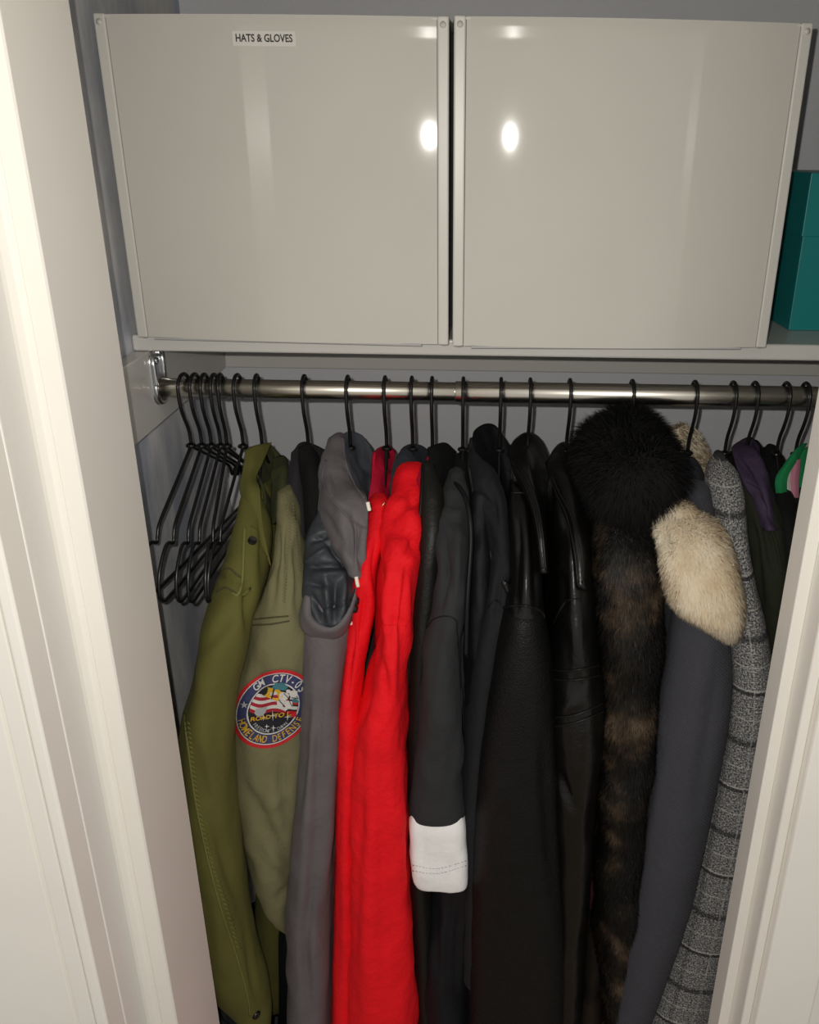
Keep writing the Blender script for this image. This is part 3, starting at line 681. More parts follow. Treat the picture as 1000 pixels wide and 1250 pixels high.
arc_text('lettering', 'HOMELAND DEFENSE', .775, 202, 338, .25, 'gold', .0026, True, .72)
arc_text('lettering', "FREEDOM'S DAWN", .545, 222, 318, .13, 'silver', .0027, True)
V, Fa = text_mesh('ROAD TO L', .2); emb('lettering', pt, np.c_[V[:, 0]*.92-.03, V[:, 1]*.75-.165+V[:, 0]*.12], Fa, 'gold', .0032)
# ------------------------------------------------------------------ black jacket, mostly hidden
g = garment('jacket', 'black jacket with dark grey collar squeezed behind the sage sleeve', 'jacket', 369.5)
body(g, M['blackcloth'], hx(369.5), .019, -1.30, half=.11)
patch('collar', g, M['darkgrey'], [[(357, 552, 1.0), (366, 541, 1.02), (378, 540, 1.04), (396, 549, 1.05)], [(352, 580, .975), (362, 572, .975), (372, 570, .99), (392, 580, 1.03)], [(347, 610, .95), (360, 605, .95), (373, 605, .96), (386, 615, .99)],
      [(349, 640, .93), (362, 640, .925), (374, 640, .935), (380, 650, .96)], [(362, 675, .915), (367, 682, .912), (372, 688, .915), (374, 688, .92)]], th=.004)
patch('collar_lining', g, M['blackcloth'], [[(364, 546, .985), (378, 541, .99), (388, 552, .99)], [(366, 575, .965), (378, 575, .955), (392, 585, .95)], [(373, 610, .94), (380, 615, .93), (388, 620, .925)], [(374, 650, .92), (379, 655, .915), (384, 665, .91)]], th=.003)
loft('sleeve', g, M['blackcloth'], [(640, 352, 378, .965, .03), (720, 350, 384, .955, .04), (900, 345, 384, .955, .045), (1250, 338, 378, .955, .045), (1330, 338, 376, .955, .045)])
# ------------------------------------------------------------------ grey rain jacket
g = garment('rain_jacket', 'grey hooded rain jacket with shiny lining beside the red jacket', 'jacket', 423)
body(g, M['rain'], hx(423), .022, -1.15, half=.13)
loft('sleeve', g, M['rain'], [(700, 384, 432, .90, .03), (740, 376, 432, .885, .036), (780, 372, 430, .875, .04), (850, 370, 422, .87, .044), (950, 362, 416, .868, .046), (1050, 356, 411, .866, .046), (1150, 354, 408, .866, .046), (1250, 353, 406, .866, .046), (1330, 352, 404, .866, .046)],
     creases=[(372, 860, 366, 1000, 6, .004), (392, 830, 384, 1020, 7, .004), (384, 1020, 372, 1180, 6, .005), (370, 1140, 380, 1250, 5, .004), (410, 880, 396, 1100, 6, -.003), (380, 900, 372, 1100, 8, -.003)], key='rain')
patch('hood', g, M['rain'], [[(405, 538, 1.0), (410, 532, 1.005), (414, 529, 1.01), (418, 529, 1.015)], [(394, 562, .965), (403, 560, .962), (412, 560, .965), (421, 560, .972)], [(389, 590, .94), (402, 592, .925), (416, 590, .93), (430, 588, .94)],
      [(388, 625, .925), (404, 625, .905), (425, 615, .90), (447, 608, .91)], [(393, 640, .915), (412, 652, .885), (432, 650, .875), (449, 640, .885)], [(408, 668, .895), (422, 680, .865), (436, 684, .86), (447, 678, .87)],
      [(424, 694, .875), (431, 702, .862), (437, 705, .86), (442, 700, .865)]], th=.004, folds=CRISP, creases=[(425, 625, 430, 690, 5, .005), (438, 640, 441, 695, 4, .005), (400, 600, 430, 628, 5, -.003), (404, 575, 412, 600, 5, .003), (398, 625, 418, 665, 5, .003)], key='rainhood')
seam('hood_seam', g, M['rain'], 'rainhood', [(398, 562), (394, 585), (404, 608), (420, 625), (436, 640), (447, 645)], .0012)
seam('hood_hem', g, M['rain'], 'rainhood', [(418, 534), (421, 560), (430, 587), (445, 609)], .0014)
patch('hood_lining', g, M['rain_in'], [[(415, 532, 1.02), (428, 526, 1.035), (442, 532, 1.05), (452, 545, 1.05)], [(419, 558, .985), (434, 555, 1.03), (448, 560, 1.045), (460, 568, 1.05)], [(428, 586, .955), (438, 585, .995), (450, 588, 1.02), (462, 590, 1.03)], [(446, 607, .93), (448, 612, .955), (452, 612, .985), (456, 610, 1.0)], [(449, 630, .92), (450, 635, .94), (452, 635, .965), (454, 632, .985)]], th=.003, folds=CRISP, creases=[(432, 560, 450, 575, 5, .004), (430, 580, 455, 600, 5, .004)])
loft('satin_lining', g, M['satin'], [(622, 386, 400, .93, .012), (645, 377, 412, .915, .02), (675, 373, 425, .90, .026), (705, 371, 434, .885, .03), (735, 371, 434, .868, .03), (760, 376, 426, .86, .022), (772, 384, 416, .86, .012)], folds=CRISP, seg=96, step=2.5,
     creases=[(380, 660, 404, 652, 3, .006), (376, 686, 402, 668, 3, -.004), (374, 692, 424, 690, 3, .007), (384, 702, 422, 700, 3.5, -.004), (378, 712, 400, 716, 3, .006), (398, 664, 424, 688, 3.5, .006), (404, 655, 426, 676, 3, -.004), (380, 728, 394, 758, 4, .007), (398, 706, 402, 758, 4, -.007), (410, 712, 408, 756, 3.5, .006), (420, 704, 418, 748, 3.5, -.004), (392, 742, 420, 736, 3, .004)], bottom='cap')
patch('hood_rim', g, M['rain'], [[(372, 735, .862), (375, 727, .858), (379, 731, .856)], [(369, 752, .852), (374, 748, .846), (380, 752, .845)], [(372, 768, .848), (382, 762, .838), (390, 763, .838)], [(386, 776, .846), (396, 770, .834), (404, 766, .834)], [(406, 778, .846), (412, 768, .834), (416, 758, .836)],
      [(420, 770, .85), (424, 755, .838), (426, 742, .84)], [(430, 745, .855), (433, 730, .846), (434, 718, .848)]], th=.005, folds=FLAT, key='rainrim')
for x, y, r in ((450, 618, 5), (436, 710, 6), (427.5, 755, 7)):
    p = at([x-1.2, x-.4, x+.2, x+1.2], [y-r, y-r*.3, y+r*.3, y+r], [.855]*4); mesh_obj('reflective_cord', *tube(spline(p, 12), .0022, 8), M['reflect'], g)
p = at([433, 433, 432, 431], [728, 734, 740, 747], [.848]*4); mesh_obj('cord_lock', *tube(spline(p, 14), np.array([.003]*2+[.0055]*5+[.004]*2+[.0055]*4+[.003]), 10), M['snap'], g)
# ------------------------------------------------------------------ red jacket
g = garment('jacket', 'bright red canvas jacket in the middle of the row', 'jacket', 469)
body(g, M['red'], hx(469)+.006, .02, -1.2, half=.13)
loft('back_sleeve', g, M['red'], [(612, 450, 472, .935, .02), (640, 446, 474, .915, .028), (690, 438, 465, .89, .03), (740, 428, 459, .88, .03), (800, 419, 447, .875, .034), (860, 412, 446, .875, .04), (900, 410, 452, .876, .042), (1000, 408, 448, .874, .042), (1250, 403, 444, .872, .042), (1330, 401, 442, .872, .042)],
     creases=[(458, 660, 462, 740, 6, .006), (446, 720, 440, 790, 5, .006), (432, 760, 424, 850, 5, .004), (424, 900, 420, 1200, 6, -.003)], key='redb')
loft('sleeve', g, M['red'], [(578, 484, 522, .965, .02), (592, 476, 521, .95, .03), (612, 470, 518, .935, .036), (650, 463, 514, .905, .042), (680, 464, 510, .888, .042), (710, 469, 507, .877, .042), (760, 464, 503, .866, .044), (810, 453, 500, .86, .047), (862, 437, 498, .857, .048), (900, 431, 498, .855, .048), (1000, 427, 499, .853, .048), (1100, 424, 503, .852, .048), (1180, 422, 508, .852, .048), (1250, 420, 513, .852, .048), (1330, 419, 515, .852, .048)],
     folds=CRISP, creases=[(470, 640, 500, 655, 6, .005), (478, 615, 505, 630, 6, -.004), (500, 650, 512, 675, 5, .005), (486, 690, 506, 665, 5, .004), (462, 690, 455, 790, 6, .007), (486, 700, 480, 800, 8, .004), (452, 800, 440, 880, 6, .006), (494, 740, 490, 850, 5, .003), (440, 900, 432, 1240, 6, .0025), (472, 632, 508, 612, 4, .005), (476, 660, 504, 690, 4, -.004), (490, 596, 512, 618, 4, .004), (474, 700, 470, 780, 4, -.004), (496, 690, 492, 780, 4, .004), (462, 800, 476, 860, 5, .004), (470, 760, 500, 762, 3, .003), (470, 900, 466, 1200, 9, .003), (492, 920, 494, 1180, 8, -.003)], key='red')
patch('collar', g, M['red_in'], [[(458, 552, 1.0), (466, 545, 1.03), (474, 544, 1.05), (481, 552, 1.05)], [(455, 575, .98), (464, 575, .99), (472, 575, 1.01), (482, 578, 1.02)], [(451, 600, .955), (462, 602, .955), (470, 602, .97), (476, 600, .985)], [(448, 625, .935), (458, 625, .93), (468, 622, .935), (473, 620, .95)]], th=.004, folds=CRISP)
patch('collar_tab', g, M['red_in'], [[(504, 580, .955), (512, 572, .96), (524, 558, .98)], [(508, 588, .945), (515, 582, .945), (522, 572, .955)], [(512, 597, .935), (517, 595, .93), (522, 590, .935)]], th=.003)
p = at([469, 465, 464, 467, 470], [613, 616, 623, 617, 613], [.925, .92, .918, .918, .92]); mesh_obj('zip_pull', *tube(spline(p, 20), .0011, 6), M['brass'], g)
stitches('stitching', g, M['red'], 'red', [[(450, 766), (475, 763), (502, 764)], [(416, 862), (430, 854), (446, 846)]], 4, .0006)
# ------------------------------------------------------------------ slate shirt behind the red collar
g = garment('shirt', 'slate grey shirt with only its collar showing behind the red jacket', 'shirt', 502)
body(g, M['slate'], hx(502), .010, -1.0, half=.09)
patch('collar', g, M['slate'], [[(486, 556, 1.01), (497, 545, 1.03), (508, 544, 1.05), (520, 552, 1.06)], [(480, 575, .985), (495, 565, .995), (508, 563, 1.02), (520, 570, 1.04)], [(476, 592, .965), (488, 590, .97), (502, 586, .985), (515, 588, 1.0)], [(476, 604, .958), (484, 604, .96), (494, 602, .965), (506, 602, .97)]], th=.004, folds=CRISP)
# ------------------------------------------------------------------ narrow dark leather jacket
g = garment('leather_jacket', 'narrow brown-black leather jacket pressed against the red jacket', 'jacket', 527)
body(g, M['lea3'], hx(527), .010, -1.1, half=.10)
loft('sleeve', g, M['lea3'], [(568, 514, 530, .95, .012), (590, 513, 538, .935, .02), (640, 509, 544, .91, .028), (700, 504, 541, .898, .034), (760, 500, 536, .89, .038), (850, 497, 528, .888, .04), (985, 496, 522, .886, .04), (1100, 500, 530, .886, .04), (1250, 508, 534, .886, .04), (1330, 508, 534, .886, .04)], folds=FLAT, key='lea3')
patch('collar', g, M['blackcloth'], [[(523, 550, 1.0), (535, 541, 1.02), (545, 541, 1.04), (557, 551, 1.05)], [(524, 575, .975), (535, 570, .98), (546, 570, 1.0), (556, 575, 1.02)], [(530, 600, .95), (538, 598, .955), (546, 598, .97), (552, 600, .985)], [(536, 625, .93), (541, 625, .93), (546, 622, .945), (549, 620, .96)]], th=.004)
seam('front_edge', g, M['leaseam'], 'lea3', [(517, 572), (514, 620), (508, 690), (502, 760), (499, 840)], .0015)
# ------------------------------------------------------------------ charcoal jacket with the pale cuff
g = garment('jacket', 'charcoal softshell jacket whose sleeve ends in a pale grey cuff', 'jacket', 565.5)
body(g, M['char'], hx(565.5), .015, -.98, half=.13)
loft('sleeve', g, M['char'], [(578, 549, 566, .96, .015), (600, 540, 571, .935, .026), (640, 533, 575, .905, .034), (700, 529, 573, .88, .04), (740, 524, 568, .868, .042), (780, 518, 564, .862, .044), (850, 512, 564, .858, .046), (920, 506, 565, .852, .034), (970, 500.5, 567, .848, .027), (990, 499, 568.5, .847, .026)],
     folds=CRISP, creases=[(540, 615, 565, 612, 4, .006), (538, 626, 570, 640, 4, .005), (538, 650, 552, 720, 5, .004), (560, 640, 556, 720, 5, -.004), (545, 690, 538, 740, 6, .004)], bottom='hem', calm=.12, hem=.015, key='char')
cf = loft('cuff', g, M['cuff'], [(962, 508, 558, .848, .010), (980, 503, 564, .848, .017), (994, 500, 567.8, .847, .024), (1020, 500, 570, .847, .026), (1050, 502, 571.5, .847, .026), (1064, 504, 572, .847, .025), (1071, 507, 571.5, .847, .024)], top='cap', e=.5, folds=((.0012, 45, 20, 3), (.001, 90, 60, 5)), creases=[(530, 1040, 536, 1075, 4, .003), (552, 1050, 556, 1072, 4, .003), (515, 1000, 517, 1060, 5, .002)], key='cuff', hem=.06)
cf['label'] = 'pale grey nylon cuff'
stitches('hem_stitching', g, M['silver'], 'cuff', [[(504, 1056), (535, 1060), (571, 1050)], [(504, 1063), (535, 1066), (571, 1056)]], 4, .0005)
seam('elbow_seam', g, M['zip'], 'char', [(520, 768), (530, 756), (545, 752), (556, 757), (558, 770), (562, 840)], .0007)
zp_pts = at([551, 560, 569, 574, 575, 572, 570, 569], [588, 594, 610, 635, 665, 710, 750, 800], [.945, .925, .90, .88, .868, .852, .842, .838])
mesh_obj('zip', *tube(spline(zp_pts, 80), .0028, 8), M['zip'], g)
zt_ = spline(zp_pts+np.array([.001, -.0025, 0]), 90); mesh_obj('zip_teeth', *merge([tube([q, q+np.array([.0012, 0, .0])], .0011, 5) for q in zt_[::1]]), M['zip'], g)
patch('collar', g, M['char'], [[(553, 582, .965), (560, 574, .97), (566, 576, .98)], [(552, 592, .95), (560, 588, .945), (568, 592, .95)], [(556, 602, .935), (563, 602, .928), (571, 610, .93)]], th=.004)
patch('collar_lining', g, M['blackcloth'], [[(556, 556, 1.02), (566, 551, 1.03), (574, 556, 1.03)], [(556, 580, .99), (566, 580, .98), (575, 585, .985)], [(562, 605, .95), (570, 610, .94), (577, 620, .95)]], th=.003)
# ------------------------------------------------------------------ black hooded jacket
g = garment('jacket', 'black hooded softshell jacket with high rolled collar', 'jacket', 612)
body(g, M['navy'], hx(612)-.004, .018, -1.25, half=.13)
loft('front', g, M['navy'], [(600, 574, 602, .95, .02), (660, 572, 600, .92, .03), (740, 568, 600, .895, .034), (820, 566, 598, .885, .036), (950, 560, 595, .882, .036), (1080, 530, 588, .882, .042), (1150, 514, 578, .88, .045), (1250, 513, 576, .88, .045), (1330, 514, 576, .88, .045)], folds=CRISP, creases=[(545, 1090, 548, 1240, 6, .005), (560, 1100, 556, 1240, 6, .005), (530, 1100, 534, 1200, 6, .004)])
loft('sleeve', g, M['charblack'], [(640, 600, 620, .915, .015), (690, 597, 624, .895, .025), (740, 590, 622, .882, .03), (780, 580, 618, .874, .034), (830, 573, 612, .87, .036), (880, 569, 604, .87, .036), (940, 567, 598, .87, .036), (1050, 566, 592, .87, .036), (1180, 566, 590, .87, .036)], creases=[(612, 700, 606, 760, 5, .004)], key='hoodj')
seam('sleeve_seam', g, M['zip'], 'hoodj', [(596, 742), (604, 733), (612, 738), (615, 752)], .0008)
patch('hood', g, M['navy'], [[(574, 548, 1.02), (579, 528, 1.04), (590, 518, 1.06), (605, 520, 1.07), (622, 545, 1.06)], [(576, 570, .985), (586, 555, 1.02), (598, 550, 1.04), (612, 552, 1.05), (624, 570, 1.04)], [(580, 600, .96), (590, 590, .98), (602, 585, 1.0), (614, 590, 1.02), (622, 600, 1.02)], [(588, 640, .935), (596, 635, .945), (606, 630, .96), (614, 630, .98), (620, 635, .99)]], th=.004)
patch('collar', g, M['charblack'], [[(571, 548, 1.0), (575, 535, 1.01), (578, 545, 1.0), (582, 560, .99)], [(573, 580, .965), (582, 575, .955), (592, 572, .955), (600, 575, .965)], [(580, 615, .94), (592, 608, .925), (605, 600, .925), (616, 595, .94)], [(590, 650, .918), (602, 645, .90), (613, 638, .90), (621, 630, .915)], [(604, 690, .895), (612, 690, .882), (619, 688, .882), (625, 680, .895)], [(617, 735, .878), (620, 740, .87), (623, 742, .87), (626, 735, .88)]], th=.004, folds=CRISP, creases=[(588, 600, 600, 625, 5, .005), (600, 590, 606, 640, 5, .004)], key='hoodc')
seam('collar_edge', g, M['char'], 'hoodc', [(573, 572), (580, 610), (590, 648), (603, 688), (616, 732)], .0014)
p = at([612, 615, 618, 621], [705, 710, 715, 722], [.862]*4); mesh_obj('cord_lock', *tube(spline(p, 12), np.array([.001]*4+[.004]*8), 8), M['snap'], g)
# ------------------------------------------------------------------ leather coats
g = garment('leather_coat', 'long grained black leather coat right of the pale cuff', 'coat', 648)
body(g, M['lea1'], hx(648), .017, -1.3, half=.13)
loft('shoulder', g, M['lea1s'], [(592, 624, 640, .95, .02), (612, 621, 650, .93, .03), (640, 621, 658, .91, .036), (690, 622, 662, .885, .04), (730, 616, 663, .87, .042), (748, 613, 664, .866, .044)], folds=FLAT, creases=[(642, 680, 642, 745, 7, -.004), (632, 600, 634, 740, 6, .003), (652, 610, 655, 740, 5, .003)], key='lea1', bottom='cap')
loft('sleeve', g, M['lea1'], [(742, 613, 664, .866, .046), (770, 606, 669, .862, .048), (800, 600, 673, .86, .05), (900, 584, 680, .858, .052), (1000, 574, 684, .857, .053), (1100, 570, 690, .857, .053), (1180, 570, 694, .857, .053), (1250, 569, 690, .857, .053), (1330, 568, 686, .857, .053)], folds=FLAT, creases=[(610, 1000, 600, 1240, 8, .003), (664, 900, 676, 1100, 8, .003)], key='lea1')
patch('collar', g, M['lea1s'], [[(622, 556, 1.0), (630, 538, 1.03), (642, 530, 1.05), (656, 536, 1.06), (667, 558, 1.05)], [(624, 566, .975), (636, 558, .985), (646, 555, 1.0), (658, 562, 1.02), (668, 580, 1.03)], [(632, 585, .945), (642, 580, .94), (650, 578, .95), (660, 585, .985), (667, 600, 1.0)], [(646, 612, .905), (652, 610, .90), (657, 610, .905), (663, 615, .925), (667, 625, .95)], [(656, 650, .872), (659, 650, .867), (662, 650, .87), (665, 652, .885), (667, 655, .91)], [(662, 700, .85), (664, 700, .846), (665, 700, .848), (667, 700, .86), (668, 702, .88)]], th=.006, folds=FLAT, key='lea1c')
for dx in (0, 6): seam('lapel_piping', g, M['leaseam'], 'lea1c', [(625+dx*.6, 562), (637+dx, 585), (649+dx, 612), (657+dx*.8, 648), (663+dx*.5, 695)], .0013)
seam('shoulder_seam', g, M['leaseam'], 'lea1', [(615, 742), (630, 739), (645, 740), (660, 746), (665, 754)], .0016)
seam('shoulder_seam', g, M['leaseam'], 'lea1', [(624, 602), (638, 602), (650, 608)], .0009)
g = garment('leather_jacket', 'black leather jacket with panel seams next to the brown fur', 'jacket', 697)
body(g, M['lea2'], hx(697)-.002, .02, -1.2, half=.13)
loft('sleeve', g, M['lea2'], [(590, 672, 690, .955, .016), (612, 672, 700, .938, .028), (650, 674, 712, .912, .036), (700, 676, 724, .89, .044), (740, 676, 727, .88, .046), (790, 672, 731, .874, .048), (830, 668, 736, .872, .05), (862, 666, 739, .871, .05), (900, 668, 735, .87, .05), (1000, 672, 727, .87, .048), (1100, 674, 718, .87, .046), (1250, 672, 708, .87, .044), (1330, 672, 706, .87, .044)], folds=FLAT+((.002, 50, 20, 8),),
     creases=[(697, 640, 702, 740, 6, -.004), (703, 745, 706, 820, 8, -.004), (680, 940, 700, 985, 5, .004), (684, 700, 690, 740, 5, .003), (680, 870, 716, 850, 5, -.002)], key='lea2')
patch('collar', g, M['lea2'], [[(668, 562, .99), (676, 550, 1.02), (688, 541, 1.04), (700, 546, 1.05), (707, 562, 1.04)], [(669, 578, .965), (680, 570, .97), (692, 566, .985), (704, 575, 1.0), (713, 590, 1.0)], [(678, 600, .935), (689, 598, .925), (700, 598, .925), (710, 605, .955), (717, 620, .965)], [(690, 628, .90), (699, 630, .888), (707, 632, .89), (715, 640, .905), (720, 650, .925)], [(700, 665, .868), (706, 668, .86), (712, 670, .862), (717, 675, .875), (722, 685, .895)], [(705, 715, .842), (709, 718, .838), (713, 720, .84), (718, 722, .85), (722, 728, .87)]], th=.006, folds=FLAT, key='lea2c')
for dx in (0, 6): seam('lapel_piping', g, M['leaseam'], 'lea2c', [(671+dx*.4, 582), (680+dx*.7, 604), (692+dx, 630), (701+dx, 668), (706+dx*.8, 712)], .0012)
for nm, pts in (('shoulder_seam', [(676, 762), (684, 745), (693, 733), (706, 731)]), ('panel_seam', [(672, 818), (700, 818), (733, 812)]), ('panel_seam', [(672, 829), (700, 830), (735, 824)]), ('panel_seam', [(677, 876), (705, 872), (736, 858)]), ('panel_seam', [(677, 887), (705, 881), (737, 868)])):
    seam(nm, g, M['leaseam'], 'lea2', pts, .0014)
# ------------------------------------------------------------------ fur coat
g = garment('fur_coat', 'dark brown mink coat with fluffy black fur collar', 'coat', 774)
body(g, M['minkskin'], hx(774), .032, -1.25, half=.12, neck=-.39)
sl = loft('sleeve', g, M['minkskin'], [(596, 742, 790, .945, .03), (625, 733, 798, .925, .04), (650, 728, 801, .91, .045), (700, 727, 804, .89, .048), (760, 730, 808, .88, .05), (830, 736, 804, .876, .05), (900, 736, 798, .875, .05), (1000, 731, 788, .875, .05), (1100, 730, 778, .875, .046), (1180, 736, 766, .875, .04), (1250, 740, 758, .875, .036), (1320, 740, 754, .875, .034)], folds=SOFT+((.006, 24, 20, 9),))
fur('pelt', g, M['mink'], sl, 80000, .009, .0007, down=1.0, out=.5, spread=.35, seed=3, clump=.25)
cl = loft('collar', g, M['foxblack'], [(522, 752, 784, 1.0, .04), (535, 732, 800, .985, .058), (555, 722, 808, .97, .066), (580, 724, 808, .955, .06), (598, 738, 800, .948, .045), (608, 752, 786, .945, .025)], bottom='cap', folds=((.008, 25, 25, 3),))
fur('collar_fur', g, M['foxblack'], cl, 36000, .030, .0008, down=.35, out=.9, spread=.4, seed=5)
loft('lining', g, M['maroon'], [(980, 724, 736, .90, .02), (1080, 714, 735, .93, .03), (1250, 707, 735, .93, .035), (1330, 706, 735, .93, .035)])
# ------------------------------------------------------------------ wool coat with the cream fur collar
g = garment('wool_coat', 'charcoal wool coat with cream fur collar', 'coat', 851.5)
body(g, M['wool'], hx(851.5)-.004, .026, -1.25, half=.13)
loft('sleeve', g, M['wool'], [(600, 832, 868, .945, .025), (650, 830, 876, .915, .035), (700, 827, 882, .89, .042), (745, 822, 886, .872, .046), (800, 814, 890, .864, .05), (850, 806, 889, .861, .05), (900, 799, 882, .86, .05), (950, 792, 873, .86, .05), (1000, 784, 863, .86, .05), (1100, 767, 841, .86, .048), (1200, 750, 806, .86, .044), (1250, 742, 789, .86, .04), (1320, 734, 770, .86, .038)], folds=FLAT, creases=[(880, 800, 850, 1000, 9, .003), (820, 900, 790, 1040, 8, -.002)], key='wool')
fc = loft('fur_collar', g, M['creamskin'], [(626, 806, 848, .90, .016), (640, 803, 874, .888, .026), (665, 806, 888, .872, .034), (700, 814, 897, .856, .038), (725, 822, 901, .848, .04), (740, 836, 901, .844, .036), (756, 862, 899, .842, .026), (770, 880, 895, .842, .014)], bottom='cap', folds=((.003, 40, 25, 3),), creases=[(812, 640, 822, 668, 5, .006)])
fur('collar_pelt', g, M['cream'], fc, 80000, .0095, .0006, down=.8, out=.5, spread=.35, clump=.15, seed=9, side=(.15, 0, 0))
bc = patch('back_collar', g, M['creamskin'], [[(822, 525, 1.05), (834, 520, 1.07), (846, 528, 1.08)], [(830, 545, 1.05), (845, 540, 1.07), (856, 548, 1.08)], [(836, 570, 1.04), (850, 565, 1.06), (860, 572, 1.07)], [(842, 600, 1.03), (852, 600, 1.04), (860, 602, 1.05)]], th=.012, folds=FLAT)
fur('back_collar_pelt', g, M['cream'], bc, 7000, .009, .0009, down=.5, out=.6, spread=.4, seed=11)
patch('lapel', g, M['woold'], [[(836, 558, 1.0), (845, 560, 1.01), (852, 565, 1.02)], [(836, 580, .98), (848, 582, .985), (858, 586, 1.0)], [(836, 602, .96), (848, 602, .96), (857, 600, .97)], [(838, 625, .94), (846, 622, .935), (852, 615, .945)]], th=.004)
# ------------------------------------------------------------------ tweed coat
g = garment('tweed_coat', 'grey checked tweed coat beside the right door frame', 'coat', 899)
body(g, M['tweed'], hx(899)-.002, .019, -1.3, half=.13)
loft('sleeve', g, M['tweed'], [(556, 872, 886, 1.0, .015), (572, 864, 898, .98, .025), (600, 862, 906, .955, .034), (640, 866, 910, .93, .04), (700, 874, 919, .905, .045), (750, 880, 930, .893, .048), (800, 882, 938, .888, .05), (850, 880, 940, .885, .05), (900, 872, 936, .884, .05), (1000, 852, 924, .884, .05), (1100, 828, 908, .884, .05), (1200, 798, 888, .884, .05), (1250, 780, 876, .884, .05), (1330, 752, 856, .884, .05)], folds=FLAT, creases=[(886, 640, 912, 700, 6, .004), (892, 700, 916, 752, 6, .003), (905, 752, 926, 745, 4, .005)], key='tweed')
patch('collar', g, M['tweed'], [[(866, 562, 1.0), (872, 555, 1.02), (880, 555, 1.03)], [(868, 580, .975), (876, 574, .975), (884, 574, .99)], [(878, 604, .95), (886, 592, .945), (894, 588, .955)]], th=.004)
patch('collar_lining', g, M['blackcloth'], [[(880, 560, 1.03), (892, 552, 1.05), (904, 558, 1.06)], [(884, 580, 1.0), (894, 580, 1.01), (906, 585, 1.02)], [(892, 600, .97), (900, 605, .965), (908, 612, .975)]], th=.003)
# ------------------------------------------------------------------ coat with purple collar, black and green tops
g = garment('coat', 'dark olive coat with purple satin collar by the right door frame', 'coat', 926)
body(g, M['dkolive'], hx(926)+.002, .011, -1.2, half=.12)
loft('sleeve', g, M['dkolive'], [(590, 900, 940, .975, .025), (630, 905, 952, .95, .034), (680, 910, 960, .935, .04), (740, 916, 962, .925, .044), (800, 918, 962, .922, .045), (1000, 915, 955, .92, .045), (1300, 905, 945, .92, .045)], creases=[(930, 620, 945, 700, 6, .005), (915, 640, 930, 740, 6, .005)], key='dko')
patch('collar', g, M['purple'], [[(893, 548, 1.02), (903, 537, 1.04), (914, 534, 1.05), (924, 540, 1.05)], [(899, 568, .985), (911, 560, .985), (922, 558, .995), (932, 566, 1.01)], [(909, 590, .96), (922, 585, .95), (933, 582, .96), (942, 590, .975)], [(920, 612, .945), (932, 610, .93), (942, 608, .935), (949, 612, .95)], [(930, 645, .925), (939, 648, .912), (946, 648, .914), (952, 644, .93)]], th=.005, folds=CRISP, creases=[(902, 560, 930, 600, 4, .005), (915, 552, 938, 590, 4, -.004), (922, 600, 945, 640, 4, .004), (912, 590, 930, 606, 3, .004)], key='purple')
seam('collar_edge', g, M['dkolive'], 'dko', [(925, 612), (938, 635), (948, 665), (954, 700)], .002)
patch('collar_lining', g, M['blackcloth'], [[(915, 537, 1.06), (925, 537, 1.07), (932, 548, 1.07)], [(922, 552, 1.05), (930, 555, 1.06), (934, 562, 1.06)], [(930, 570, 1.03), (934, 575, 1.03), (936, 580, 1.03)]], th=.003)
g = garment('top', 'black top hanging just left of the green striped top', 'top', 952)
loft('body', g, M['blackcloth'], [(547, 936, 948, 1.05, .015), (556, 928, 955, 1.04, .03), (580, 924, 962, 1.02, .05), (620, 924, 972, .99, .07), (700, 924, 985, .98, .08), (900, 915, 985, .98, .08), (1200, 905, 970, .98, .08)])
g = garment('top', 'green top with pink and white stripes at the rod end', 'top', 977)
def hang_patch(name, mat, cols, dD=0): patch(name, g, mat, [[(x, y, D+dD) for x, y, D in r] for r in cols], th=.003, folds=FLAT)
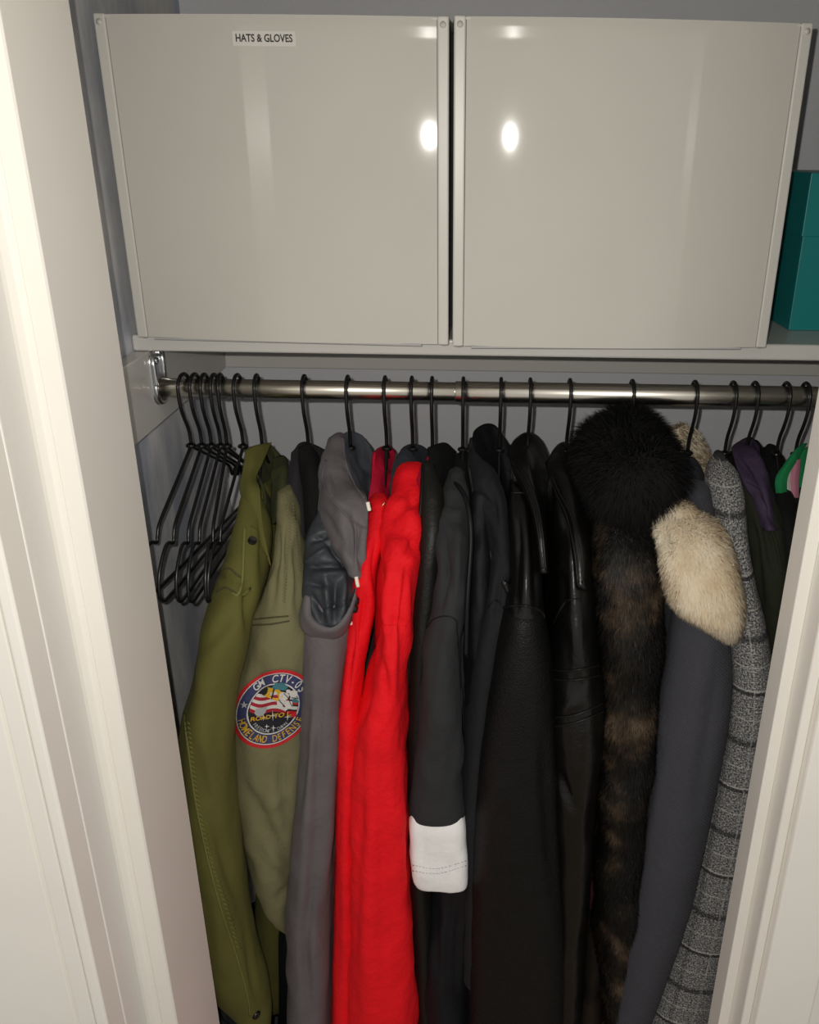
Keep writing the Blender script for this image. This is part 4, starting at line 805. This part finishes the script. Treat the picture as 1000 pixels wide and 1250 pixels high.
hang_patch('side_panel', M['green'], [[(972, 548, 1.0), (978, 542, 1.01), (984, 541, 1.02)], [(958, 568, .985), (966, 562, .985), (974, 558, .995)], [(947, 585, .975), (954, 583, .972), (961, 582, .975)], [(948, 606, .97), (954, 607, .967), (960, 607, .97)]])
hang_patch('pink_stripe', M['pink'], [[(966, 566, .99), (971, 562, .99), (976, 560, .995)], [(964, 585, .982), (969, 584, .98), (974, 582, .985)], [(966, 607, .975), (970, 608, .973), (974, 608, .975)]])
hang_patch('white_stripe', M['whitej'], [[(961, 570, .988), (963, 568, .988), (966, 566, .99)], [(959, 586, .98), (961, 586, .979), (964, 585, .981)], [(961, 607, .972), (963, 608, .972), (966, 608, .974)]])
hang_patch('side_panel', M['green'], [[(975, 558, 1.0), (980, 550, 1.005), (985, 546, 1.01)], [(973, 584, .99), (978, 582, .99), (984, 580, .995)], [(973, 608, .98), (978, 609, .98), (983, 609, .985)]])
hang_patch('skirt', M['blackcloth'], [[(946, 605, .97), (962, 607, .965), (985, 609, .97)], [(944, 660, .96), (964, 662, .955), (992, 664, .96)], [(940, 760, .955), (964, 762, .95), (995, 764, .955)], [(930, 900, .955), (960, 902, .95), (985, 904, .955)]])
# ------------------------------------------------------------------ hamper on the closet floor
hp = thing('hamper', 'grey fabric hamper standing under the olive jacket sleeve', 'hamper', (-.27, .98, 0))
C = np.array([[-.275, .985, z] for z in np.linspace(.70, .0, 16)]); a = np.linspace(.115, .10, 16)
V, Fa, UV = ring_mesh(C[::-1][::-1], np.stack([a, 0*a, 0*a], 1), np.stack([0*a, -a*1.1, 0*a], 1), 48, .6, 'none', 'cap', FLAT, ())
mesh_obj('basket', V, Fa, M['hamper'], hp, uv=UV)
t = np.linspace(0, 2*np.pi, 48, endpoint=False)
rp = np.stack([-.275+.115*np.sign(np.cos(t))*np.abs(np.cos(t))**.6, .985-.1265*np.sign(np.sin(t))*np.abs(np.sin(t))**.6, 0*t+.70], 1)
mesh_obj('rim', *tube(rp, .005, 8, closed=True), M['darkgrey'], hp)
